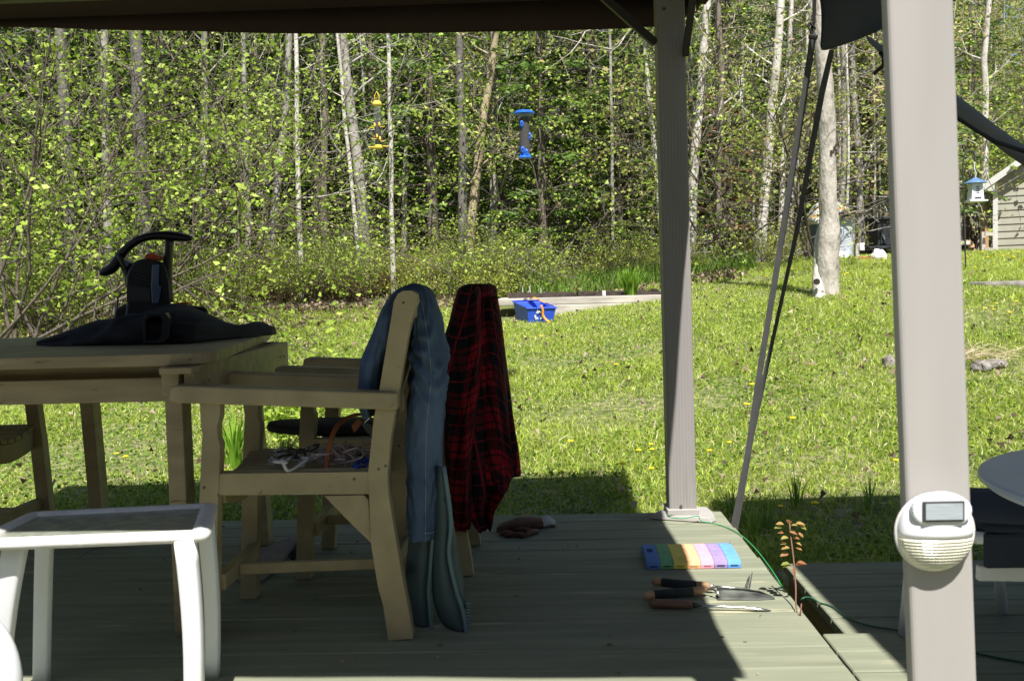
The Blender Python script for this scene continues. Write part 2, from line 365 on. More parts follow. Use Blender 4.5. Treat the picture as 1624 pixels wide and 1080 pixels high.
# ================================================================== THE SETTING: ground
def build_ground():
    def axis(lo, hi, flo, fhi, fine, coarse):
        a = list(np.arange(flo, fhi, fine)); x = flo
        st = fine
        left = []
        while x > lo: st = min(st * 1.25, coarse); x -= st; left.append(x)
        x = a[-1]; st = fine; right = []
        while x < hi: st = min(st * 1.25, coarse); x += st; right.append(x)
        return left[::-1] + a + right
    xs = axis(-300, 300, -14, 18, .3, 30); ys = axis(-120, 420, 0, 40, .3, 30)
    mb = MB(); nx = len(xs); vs = []
    for y in ys:
        for x in xs:
            b = .03 * noise.noise(Vector((x * .6, y * .6, 0))) + (.10 * noise.noise(Vector((x * .25, y * .25, 3))) if y > 16 else 0)
            vs.append((x, y, T(x, y) + b * sstep(4.2, 7, abs(y)) - .012))
    fs = [(j * nx + i, j * nx + i + 1, (j + 1) * nx + i + 1, (j + 1) * nx + i) for j in range(len(ys) - 1) for i in range(nx - 1)]
    mb.add(vs, fs)
    m, nt, p = nodes_of('lawn_and_forest_soil')
    tc = N(nt, 'ShaderNodeTexCoord'); sp = N(nt, 'ShaderNodeSeparateXYZ'); nt.links.new(tc.outputs['Object'], sp.inputs[0])
    n1 = N(nt, 'ShaderNodeTexNoise'); n1.inputs['Scale'].default_value = .5; n1.inputs['Detail'].default_value = 4
    nt.links.new(tc.outputs['Object'], n1.inputs['Vector'])
    ma = N(nt, 'ShaderNodeMath', operation='MULTIPLY_ADD'); ma.inputs[1].default_value = 4
    nt.links.new(n1.outputs['Fac'], ma.inputs[0]); nt.links.new(sp.outputs['Y'], ma.inputs[2])
    mr = N(nt, 'ShaderNodeMapRange'); mr.inputs['From Min'].default_value = 17.6; mr.inputs['From Max'].default_value = 18.6
    nt.links.new(ma.outputs[0], mr.inputs[0])
    n2 = N(nt, 'ShaderNodeTexNoise'); n2.inputs['Scale'].default_value = 14; n2.inputs['Detail'].default_value = 8
    nt.links.new(tc.outputs['Object'], n2.inputs['Vector'])
    g = ramp(nt, n2.outputs['Fac'], [(.35, (.07, .09, .022)), (.5, (.13, .16, .04)), (.68, (.28, .23, .14))])
    n3 = N(nt, 'ShaderNodeTexNoise'); n3.inputs['Scale'].default_value = 9; n3.inputs['Detail'].default_value = 9
    nt.links.new(tc.outputs['Object'], n3.inputs['Vector'])
    l = ramp(nt, n3.outputs['Fac'], [(.32, (.04, .03, .02)), (.5, (.14, .10, .06)), (.7, (.34, .26, .18))])
    mx = N(nt, 'ShaderNodeMix', data_type='RGBA'); nt.links.new(mr.outputs[0], mx.inputs['Factor'])
    nt.links.new(g, mx.inputs[6]); nt.links.new(l, mx.inputs[7]); nt.links.new(mx.outputs[2], p.inputs['Base Color'])
    p.inputs['Roughness'].default_value = .95
    b = N(nt, 'ShaderNodeBump'); b.inputs['Distance'].default_value = .05; nt.links.new(n2.outputs['Fac'], b.inputs['Height']); nt.links.new(b.outputs[0], p.inputs['Normal'])
    obj('ground', mb, m, kind='structure', smooth=True)
build_ground()

# ================================================================== decks
DX = 0.712; DY = 4.02
def deck_main():
    mb = MB(); w = .138; y = DY; k = 0; r = random.Random(4)
    while y > -3.2:
        x1 = DX + r.uniform(-.004, .004)
        if y < 2.60 and y > 1.9 and k: x1 = DX          # the bridging boards are their own piece
        x0 = -5.2; cut = r.uniform(-3.4, -.2)
        dz = r.uniform(-.001, .001)
        mb.box(cut + .001, x1, y - w + .0028, y, -.035 + dz, dz)
        mb.box(x0, cut - .001, y - w + .0028, y, -.035 - dz, -dz)
        y -= w; k += 1
    o = obj('wooden_deck', mb, 'deck', kind='structure', bevel=.003, segs=1)
    f = MB(); f.box(-5.2, DX - .03, DY - .045, DY - .012, -.20, -.037); f.box(DX - .045, DX - .012, -3.2, DY - .05, -.26, -.037)
    obj('fascia_board', f, 'fascia', o)
deck_main()
def deck_side():
    mb = MB(); y = 3.33; w = .138; r = random.Random(9); X0 = .795; z = -.022
    while y > -3.2:
        dz = r.uniform(-.001, .001)
        mb.box(X0, 5.5, y - w + .005, y, z - .032 + dz, z + dz); y -= w
    o = obj('side_deck', mb, 'deck', kind='structure', bevel=.003, segs=1)
    f = MB(); f.box(X0 + .006, X0 + .035, -3.2, 3.29, -.26, z - .034); f.box(X0 + .04, 5.5, 3.26, 3.30, -.26, z - .034)
    obj('fascia_board', f, 'fascia', o)
deck_side()
def bridge():
    mb = MB(); ys = 2.585; r = random.Random(3)
    for k, ex in enumerate((.905, .955, .968, .96, .97, .955)):
        mb.box(DX + .004, ex, ys - .125, ys, -.018, .003 + .001 * k % .002); ys -= .132
    obj('bridging_boards', mb, 'deck', bevel=.003, segs=1, loc=(DX + .1, 2.4, 0), label='short green boards bridging the gap between the two decks', cat='boards')
bridge()
# stepping slab beside the deck, half under grass
mb = MB(); a = ground(1180, 856); mb.box(a.x, a.x + 1.05, 3.42, 3.78, -.25, -.172)
obj('paving_slab', mb, 'rock', bevel=.01, loc=(a.x + .5, 3.6, -.2), label='flat grey slab in shade behind the side deck', cat='slab')

# ================================================================== gazebo
gz = thing('gazebo', 'brown canopy gazebo with beige aluminium posts over the deck', 'gazebo', (-.85, 2.7, 0))
RX0, RX1, RY0, RY1, RZ = -2.45, 0.662, 1.235, 4.16, 1.985
def post_between(mb, a, b, w, dpt):
    a, b = Vector(a), Vector(b); h = w / 2; g = dpt / 2
    vs = [Vector((p.x + sx * h, p.y + sy * g, p.z)) for p in (a, b) for sx, sy in ((-1, -1), (1, -1), (1, 1), (-1, 1))]
    mb.add(vs, [(0, 3, 2, 1), (4, 5, 6, 7), (0, 1, 5, 4), (1, 2, 6, 5), (2, 3, 7, 6), (3, 0, 4, 7)])
def gazebo():
    def straight(p, q, z0, z1):
        t0 = (z0 - p.z) / (q.z - p.z); t1 = (z1 - p.z) / (q.z - p.z); return p + (q - p) * t0, p + (q - p) * t1
    # far right post
    Y = 3.93
    a, b = straight(at(1080.5, 808, Y), at(1061, 20, Y), .03, 2.10)
    mb = MB(); post_between(mb, a, b, .107, .105)
    P = obj('post', mb, 'post', gz, bevel=.006, loc=a)
    s = MB(); s.disc_y(at(1080, 805, Y - .053) + Vector((0, 0, .006)), .006, .004); obj('bolt', s, 'screw', P)
    s = MB(); s.disc_y(at(1053, 15, Y - .053), .006, .004); obj('bolt', s, 'screw', P)
    f = MB()
    c = Vector((a.x, Y, 0))
    pts = [(-.13, -.03), (-.05, .09), (.12, .09), (.13, .0), (.125, -.085), (.10, -.115), (.05, -.10)]
    n = len(pts)
    f.add([(c.x + x, c.y + y, .002) for x, y in pts] + [(c.x + x * .93, c.y + y * .93, .022) for x, y in pts],
          [tuple(range(n))[::-1], tuple(range(n, 2 * n))] + [(i, (i + 1) % n, (i + 1) % n + n, i + n) for i in range(n)])
    f.box(c.x - .062, c.x + .062, c.y - .06, c.y + .06, .02, .045)
    obj('post_foot', f, 'postnear', gz, bevel=.004)
    # near right post
    Y2 = 1.48
    a2, b2 = straight(at(1499.5, 1080, 1.428), at(1460.5, 0, 1.428), .03, 2.10)
    a2.y = b2.y = 1.443; mb = MB(); post_between(mb, a2, b2, .0925, .03)
    obj('post', mb, 'postnear', gz, bevel=.007, loc=a2, segs=3)
    f = MB(); f.box(a2.x - .12, a2.x + .12, Y2 - .1, Y2 + .12, .002, .02); obj('post_foot', f, 'postnear', gz, bevel=.005)
    for (x, y) in ((-2.33, 3.93), (-2.33, 1.48)):
        mb = MB(); post_between(mb, (x, y, .03), (x, y, 2.1), .104, .104); obj('post', mb, 'post', gz, bevel=.006, loc=(x, y, 0))
        f = MB(); f.box(x - .12, x + .12, y - .1, y + .12, .002, .02); obj('post_foot', f, 'postnear', gz, bevel=.005)
    # roof frame
    fr = MB()
    for (p, q) in (((-2.33, 3.93, 2.13), (.6, 3.93, 2.13)), ((-2.33, 1.48, 2.13), (.6, 1.48, 2.13)), ((-2.33, 1.53, 2.13), (-2.33, 3.88, 2.13)), ((.58, 1.53, 2.13), (.58, 3.88, 2.13))):
        fr.beam(p, q, .05, .06)
    for x, y in ((-2.4, 4.1), (.6, 4.1), (-2.4, 1.3), (.6, 1.3)): fr.beam((x, y, 2.02 + .04), (-.89, 2.7, 2.60), .035, .035)
    obj('roof_frame', fr, 'darkmetal', gz, bevel=.004)
    br = MB()
    A = at(948, -12, 3.88); B = at(1040, 70, 3.90); br.beam(A, B, .022, .03)
    br.beam(Vector((.575, 3.88, 1.80)), Vector((.575, 3.45, 2.12)), .022, .03)
    obj('corner_brace', br, 'darkmetal', gz)
    # canopy roof + hanging valance
    cv = MB(); z0 = 2.10
    c = [(RX0, RY0 + .075, z0), (RX1 + .003, RY0 - .085, z0), (RX1 + .003, RY1, z0), (RX0, RY1, z0)]; ap = (-.9, 2.7, 2.74)
    vs = [Vector(v) for v in c] + [Vector(ap)]
    cv.add(vs, [(0, 1, 4), (1, 2, 4), (2, 3, 4), (3, 0, 4)])
    obj('canopy_roof', cv, 'valance', gz, solid=.004)
    va = MB()
    def side(p, q, out, nseg=24, seed=0, sagpts=None):
        p, q = Vector(p), Vector(q); out = Vector(out); vs = []
        for i in range(nseg + 1):
            t = i / nseg; b = p.lerp(q, t)
            sag = sagpts(b) if sagpts else RZ - .02 * math.sin(math.pi * t)
            w = .004 * math.sin(t * 31 + seed) - .02
            vs += [b + out * .0, Vector((b.x, b.y, sag)) + out * (.02 + w)]
        va.add(vs, [(2 * i, 2 * i + 1, 2 * i + 3, 2 * i + 2) for i in range(nseg)])
    def far(b):
        # lower hem as seen: droops towards the middle of the span
        pts = [(-60, 43), (0, 45), (200, 50), (500, 56), (650, 55), (800, 53), (1000, 48), (1085, 42), (1112, 0)]
        px0 = 857 + b.x * FPX / RY1
        for i in range(len(pts) - 1):
            if pts[i][0] <= px0 <= pts[i + 1][0]:
                t = (px0 - pts[i][0]) / (pts[i + 1][0] - pts[i][0]); py = pts[i][1] * (1 - t) + pts[i + 1][1] * t
                return at(px0 - 12, py, RY1 + .02).z
        return at(px0, 43, RY1).z if px0 < 0 else 2.06
    side((RX0, RY1, z0), (RX1, RY1, z0), (0, 1, 0), 60, 1, far)
    side((RX1, RY1, z0), (RX1, RY0 - .085, z0), (1, 0, 0), 24, 2, lambda b: RZ + .02 - .05 * math.sin(math.pi * (b.y - RY0) / (RY1 - RY0)) if b.y < 4.0 else 2.03)
    side((RX1, RY0 - .085, z0), (RX0, RY0 + .075, z0), (0, -1, 0), 24, 3)
    side((RX0, RY0 + .075, z0), (RX0, RY1, z0), (-1, 0, 0), 24, 4)
    obj('valance', va, 'valance', gz, solid=.003, smooth=True)
    cord = MB(); cord.tube([at(1086, -30, 3.99), at(1084, 40, 3.99), at(1083, 75, 3.99)], .003, 6); obj('tie_cord', cord, 'darkmetal', gz)
    return a, a2
PF, PN = gazebo()

# solar lamp on the near post
def solar_lamp():
    Yf = 1.48 - .052 - .002
    c = at(1489, 845, Yf - .02)
    sl = thing('solar_lamp', 'round white solar lamp with small panel fixed to the near post', 'lamp', (c.x, Yf, c.z))
    R = .0545
    mb = MB()
    def dome(z0f, z1f, bulge, n=14, rib=0):
        vs = []; fs = []; rows = 9
        for i in range(rows + 1):
            t = z0f + (z1f - z0f) * i / rows; hw = math.sqrt(max(.0001, 1 - t * t))
            for j in range(n + 1):
                u = -1 + 2 * j / n; x = u * hw * R
                rr = 1 - (u * hw) ** 2 - t * t
                y = Yf - .004 - bulge * math.sqrt(max(0, rr)) + rib * (i % 2)
                vs.append((c.x + x, y, c.z + t * R))
        for i in range(rows):
            for j in range(n): fs.append((i * (n + 1) + j, i * (n + 1) + j + 1, (i + 1) * (n + 1) + j + 1, (i + 1) * (n + 1) + j))
        return vs, fs
    # upper hood
    mb.add(*dome(-.12, 1.0, .027)); obj('hood', mb, 'white', sl, smooth=True, solid=.002)
    fp = MB(); cc = at(1495, 810, Yf - .030)
    pts = [(.0415 * math.cos(a), .0255 * math.sin(a)) for a in [2 * math.pi * k / 32 for k in range(32)]]
    fp.prism([(cc.x + x, cc.z + z) for x, z in pts], Yf - .031, Yf - .016); obj('face_plate', fp, 'white', sl, bevel=.003, smooth=False)
    pn = MB(); pn.box(cc.x - .0285, cc.x + .0285, Yf - .0345, Yf - .0315, cc.z - .014, cc.z + .014); obj('panel_frame', pn, 'greyplastic', sl)
    pn = MB(); pn.box(cc.x - .0255, cc.x + .0255, Yf - .0365, Yf - .0346, cc.z - .011, cc.z + .0115); obj('solar_panel', pn, 'solarcell', sl)
    # lens
    ln = MB(); vs = []; fs = []; rows = 22; n = 16
    for i in range(rows + 1):
        t = -.14 - .86 * i / rows; hw = math.sqrt(max(.0, 1 - t * t))
        for j in range(n + 1):
            u = -1 + 2 * j / n; x = u * hw; rr = max(0, 1 - x * x - t * t)
            vs.append((c.x + x * R * 1.02, Yf - .003 - .029 * math.sqrt(rr) - (.0022 if i % 2 else 0) * min(1, rr * 5), c.z + t * R * 1.05))
    for i in range(rows):
        for j in range(n): fs.append((i * (n + 1) + j, i * (n + 1) + j + 1, (i + 1) * (n + 1) + j + 1, (i + 1) * (n + 1) + j))
    ln.add(vs, fs)
    M['lens'] = mat('cream_lens', (.66, .64, .50), .25, .1, 30, (1, 1, 4), .1, spec=.5)
    obj('lens', ln, 'lens', sl, solid=.0015)
    rm = MB(); rm.tube([(c.x + R * 1.0 * math.cos(a), Yf - .004, c.z - .002 + R * math.sin(a)) for a in [2 * math.pi * k / 40 for k in range(41)]], .003, 6, cap=False)
    obj('back_rim', rm, 'whitedirty', sl, smooth=True)
solar_lamp()

# ================================================================== second canopy (sail) with straps
sc_ = at(1294, 88, 3.65)
sail = thing('shade_sail', 'charcoal fabric shade canopy with grey webbing straps over the side deck', 'canopy', sc_)
def build_sail():
    mb = MB()
    # hanging corner panel: outline seen, with body and folds
    A = [at(1290, -40, 3.60), at(1296, 0, 3.62), at(1298, 40, 3.64), at(1293, 86, 3.65)]
    hem = [at(1293, 86, 3.65), at(1320, 79, 3.60), at(1345, 70, 3.53), at(1372, 60, 3.46), at(1400, 48, 3.38), at(1440, 30, 3.28), at(1520, 0, 3.05), at(1640, -40, 2.7)]
    rows = 8
    vs = []
    top = [p + Vector((.03 + .15 * i, -.25 - .3 * i * .3, .50 - .02 * i)) for i, p in enumerate(hem)]
    top[0] = at(1292, -70, 3.55)
    for k in range(rows + 1):
        t = k / rows
        for i, p in enumerate(hem):
            q = p.lerp(top[i], t); q.y -= .05 * math.sin(math.pi * t) * (1 if i else .2) + .012 * math.sin(i * 2.1 + k)
            if i == 0: q.x += (.012 if k < 5 else 0)
            vs.append(q)
    n = len(hem)
    mb.add(vs, [(k * n + i, k * n + i + 1, (k + 1) * n + i + 1, (k + 1) * n + i) for k in range(rows) for i in range(n - 1)])
    obj('corner_panel', mb, 'sail', sail, smooth=True, solid=.004, sub=1)
    # main shading sheet, rising over the deck out of view
    g = MB(); P00 = Vector((1.03, 3.66, 2.03)); P10 = Vector((1.08, .5, 2.35)); P11 = Vector((4.6, .5, 2.4)); P01 = Vector((4.4, 3.3, 2.3))
    vs = []; nn = 16
    for i in range(nn + 1):
        for j in range(nn + 1):
            u, v = i / nn, j / nn
            p = P00.lerp(P01, u).lerp(P10.lerp(P11, u), v); p.z += .25 * math.sin(math.pi * u) * (1 - .3 * v) + .1 * math.sin(math.pi * v)
            vs.append(p)
    g.add(vs, [(i * (nn + 1) + j, i * (nn + 1) + j + 1, (i + 1) * (nn + 1) + j + 1, (i + 1) * (nn + 1) + j) for i in range(nn) for j in range(nn)])
    obj('canopy_sheet', g, 'sail', sail, smooth=True, solid=.003)
    # twisted far edge band running down to the right
    up = [(1366, 52), (1400, 72), (1455, 108), (1516, 148), (1560, 183), (1600, 215), (1640, 240), (1700, 262), (1800, 262)]
    lo = [(1372, 66), (1400, 88), (1455, 130), (1516, 187), (1548, 212), (1580, 232), (1624, 268), (1690, 300), (1800, 300)]
    b = MB(); vs = []
    for i, (u, l) in enumerate(zip(up, lo)):
        a, c = at(*u, 3.75 + .05 * i), at(*l, 3.68 + .05 * i); m_ = (a + c) / 2 + Vector((0, -.03, 0)); vs += [a, m_, c]
    k = len(up)
    b.add(vs, [(3 * i + j, 3 * i + j + 1, 3 * i + j + 4, 3 * i + j + 3) for i in range(k - 1) for j in (0, 1)])
    obj('edge_band', b, 'sailtrim', sail, smooth=True, solid=.004, sub=1)
    t = MB(); t.tube([at(x, y, 3.66 + .05 * i) for i, (x, y) in enumerate([(1395, 84), (1455, 128), (1516, 186), (1548, 207), (1580, 226), (1624, 240), (1690, 262), (1800, 280)])], [(.012, .006)] * 8, 8)
    obj('edge_trim', t, 'black', sail, smooth=True)
    t = MB(); t.tube([at(1398, 84, 3.7), at(1401, 92, 3.7), at(1400, 106, 3.7), at(1392, 112, 3.7), at(1386, 118, 3.7)], [(.012, .004)] * 5, 6); obj('strap_end', t, 'black', sail)
    # buckle + loop at the corner
    t = MB(); t.tube([at(1293, -30, 3.62), at(1291, 36, 3.64), at(1286, 50, 3.64), at(1288, 60, 3.64)], [(.010, .004)] * 4, 6)
    t.tube([at(1284, 36, 3.63), at(1282, 44, 3.63), at(1288, 55, 3.63), at(1293, 46, 3.63), at(1284, 36, 3.63)], .004, 6)
    t.tube([at(1283, 58, 3.63), at(1296, 60, 3.63)], .009, 6); obj('buckle', t, 'black', sail)
    for pts in ([(1289, 60, 3.66), (1279, 130, 3.70), (1238, 390, 3.83), (1208, 570, 3.90), (1186, 720, 3.95), (1162, 842, 3.99)],
                [(1319, 80, 3.66), (1303, 150, 3.70), (1263, 370, 3.83), (1222, 555, 3.92), (1192, 690, 3.97), (1166, 842, 4.0)]):
        t = MB(); P = [at(*p) for p in pts]; q = []
        for i in range(len(P) - 1):
            for s in range(4): q.append(P[i].lerp(P[i + 1], s / 4))
        q.append(P[-1]); ww = [  .0125 if pts[0][0] < 1300 else .010 + .002 * math.sin(i * .45) for i in range(len(q))]
        t.tube(q, [(w, .0015) for w in ww], 8, flat=(1, .15, 0)); so = obj('strap', t, 'strapweave', sail)
    t = MB(); b0 = at(1164, 842, 3.99); t.tube([b0 + Vector((0, 0, .03)), b0 + Vector((0, 0, -.16))], .007, 8); obj('ground_peg', t, 'screw', sail)
def strapmat():
    m = mat('webbing', (.085, .085, .082), .75, .12, 20, bump=0); nt = m.node_tree; p = nt.nodes['Principled BSDF']
    tc = N(nt, 'ShaderNodeTexCoord'); w = N(nt, 'ShaderNodeTexWave'); w.bands_direction = 'Z'; w.inputs['Scale'].default_value = 120
    nt.links.new(tc.outputs['Object'], w.inputs['Vector']); b = N(nt, 'ShaderNodeBump'); b.inputs['Distance'].default_value = .0006; b.inputs['Strength'].default_value = .5
    nt.links.new(w.outputs['Fac'], b.inputs['Height']); nt.links.new(b.outputs[0], p.inputs['Normal']); return m
M['strapweave'] = strapmat()
build_sail()

# ================================================================== the tan chairs
S0 = 2.60
def qx(px, py, Y=S0): p = at(px, py, Y); return (p.x, p.z)
CH0 = Vector((at(480, 900, S0).x, 2.81, 0))
NEAR, FAR = 2.585, 3.005      # near and far outer planes of the chair legs
REAR = [(657, 1033), (650, 968), (639, 911), (627, 841), (618, 786), (616, 750), (621, 693), (634, 619), (642, 570), (652, 512), (658, 492), (664, 478), (662, 466), (654, 461), (641, 461), (632, 466), (626, 478), (603, 617), (594, 664), (585, 750), (587, 790), (590, 862), (601, 929), (610, 981), (618, 1036)]
FRONT = [(318, 1045), (319, 794), (323, 700), (324, 690), (321, 670), (320, 638), (352, 638), (351, 660), (347, 675), (348, 694), (352, 704), (348, 800), (346, 1044)]
def make_chair(label):
    c = thing('armchair', label, 'chair', CH0, 'tan wooden armchairs round the table')
    rear = [qx(*p) for p in REAR]; front = [qx(*p) for p in FRONT]
    def flat0(poly):      # feet exactly on the deck
        zmin = min(z for x, z in poly); return [(x, z if z > .06 else max(.0015, z - zmin + .0015)) for x, z in poly]
    rear = flat0(rear); front = flat0(front); TH = .042
    arm = [qx(*p) for p in [(276, 613), (284, 609), (633, 621), (633, 648), (280, 637), (274, 632)]]
    rail = [qx(*p) for p in [(346, 750), (587, 747), (588, 782), (346, 784)]]
    gus = [qx(*p) for p in [(514, 785), (578, 784), (585, 792), (591, 862), (560, 832)]]
    for sgn, y0 in ((0, NEAR), (1, FAR - TH)):
        mb = MB(); mb.prism(rear, y0, y0 + TH)
        for (px, py) in ((641, 480), (613, 737), (602, 742)):
            x, z = qx(px, py); mb.disc_y((x, y0 if not sgn else y0, z), .0045, .0012, 8, 1)
        obj('leg', mb, ['tan', 'screw'], c, bevel=.0025)
        mb = MB(); mb.prism(front, y0, y0 + TH); x, z = qx(327, 771); mb.disc_y((x, y0, z), .005, .0012, 8, 1)
        obj('leg', mb, ['tan', 'screw'], c, bevel=.0025)
        # armrest : wider than the legs, rounded at the front
        y_a, y_b = (y0 - .018, y0 + TH + .008) if not sgn else (y0 - .008, y0 + TH + .018)
        mb = MB(); mb.prism(arm, y_a, y_b); obj('armrest', mb, 'tan', c, bevel=.007, segs=3)
        mb = MB(); mb.prism(rail, y0 + .004, y0 + TH - .004); x, z = qx(563, 758); mb.disc_y((x, y0 + .004, z), .0045, .0012, 8, 1)
        obj('side_rail', mb, ['tan', 'screw'], c, bevel=.003)
        mb = MB(); mb.prism(gus, y0 + .008, y0 + TH - .008); obj('corner_brace', mb, 'tan', c, bevel=.002)
    xf = qx(349, 760)[0]; xr = qx(590, 760)[0]; zs = qx(349, 749)[1]
    def dished(x0, x1, h=.07):
        m_ = MB(); n = 10; ya, yb = NEAR + TH + .001, FAR - TH - .001; vs = []
        for i in range(n + 1):
            y = ya + (yb - ya) * i / n; d = .028 * math.sin(math.pi * i / n)
            vs += [(x0, y, zs - .018 - d), (x1, y, zs - .018 - d), (x0, y, zs - .018 - d * .9 - h), (x1, y, zs - .018 - d * .9 - h)]
        fs = []
        for i in range(n):
            a, b = 4 * i, 4 * i + 4; fs += [(a, a + 1, b + 1, b), (a + 2, b + 2, b + 3, a + 3), (a, b, b + 2, a + 2), (a + 1, a + 3, b + 3, b + 1)]
        fs += [(0, 2, 3, 1), (4 * n, 4 * n + 1, 4 * n + 3, 4 * n + 2)]; m_.add(vs, fs); return m_
    obj('front_rail', dished(xf - .022, xf + .004), 'tan', c, bevel=.002)
    obj('rear_rail', dished(xr - .03, xr - .005, .06), 'tan', c, bevel=.002)
    mb = MB(); nsl = 7; ya, yb = NEAR + TH + .002, FAR - TH - .002; w = (yb - ya) / nsl
    for i in range(nsl):
        t = (i + .5) / nsl; y = ya + (yb - ya) * t; d = .028 * math.sin(math.pi * t); sl = .028 * math.pi * math.cos(math.pi * t) / (yb - ya)
        X = Matrix.Translation((0, y, zs - d)) @ Matrix.Rotation(-math.atan(sl), 4, 'X')
        mb.box(xf - .026, xr - .004, -w / 2 + .003, w / 2 - .003, -.016, 0, X=X)
    obj('seat', mb, 'tan', c, bevel=.002, segs=1)
    # back: top rail, lower rail, slats following the rake
    tx, tz = qx(650, 480); lx, lz = qx(606, 655)
    mb = MB(); mb.beam((tx, NEAR + TH, tz - .01), (tx, FAR - TH, tz - .01), .022, .06); obj('top_rail', mb, 'tan', c, bevel=.003)
    mb = MB(); mb.beam((lx, NEAR + TH, lz - .01), (lx, FAR - TH, lz - .01), .022, .05); obj('lower_rail', mb, 'tan', c, bevel=.003)
    for k in range(4):
        y = NEAR + TH + (FAR - NEAR - 2 * TH) * (k + .5) / 4
        mb = MB(); mb.beam((lx, y, lz + .01), (tx, y, tz - .03), .045, .012, up=(1, 0, 0)); obj('back_slat', mb, 'tan', c, bevel=.002, segs=1)
    # lower stretchers: front cross piece and one running back
    cx = qx(344, 930)[0]; zc = .155; x2 = qx(612, 900)[0]
    mb = MB(); mb.beam((cx, NEAR + TH - .002, zc), (cx, FAR - TH + .002, zc), .032, .042); obj('stretcher', mb, 'tan', c, bevel=.003)
    mb = MB(); mb.beam((x2, NEAR + TH - .002, zc + .01), (x2, FAR - TH + .002, zc + .01), .024, .042); obj('stretcher', mb, 'tan', c, bevel=.003)
    yc = NEAR + .17
    mb = MB(); mb.beam((cx + .017, yc, zc), (x2 - .013, yc, zc + .01), .022, .030); obj('stretcher', mb, 'tan', c, bevel=.003)
    return c
chair1 = make_chair('tan wooden armchair with ropes on its seat and jeans over its back')
o2 = at(745, 922, 3.17); base = at(637, 1033, S0)
CH2 = CH0 + Vector((o2.x - base.x - .02, .575, 0))
chair2 = dup(chair1, CH2, 0, label='tan wooden armchair behind, with the plaid shirt over its back')
fl = at(97, 760, 3.62).x
chair3 = dup(chair1, Vector((fl - .36, 3.50, 0)), math.pi, label='tan wooden armchair at the left end of the table, facing right')

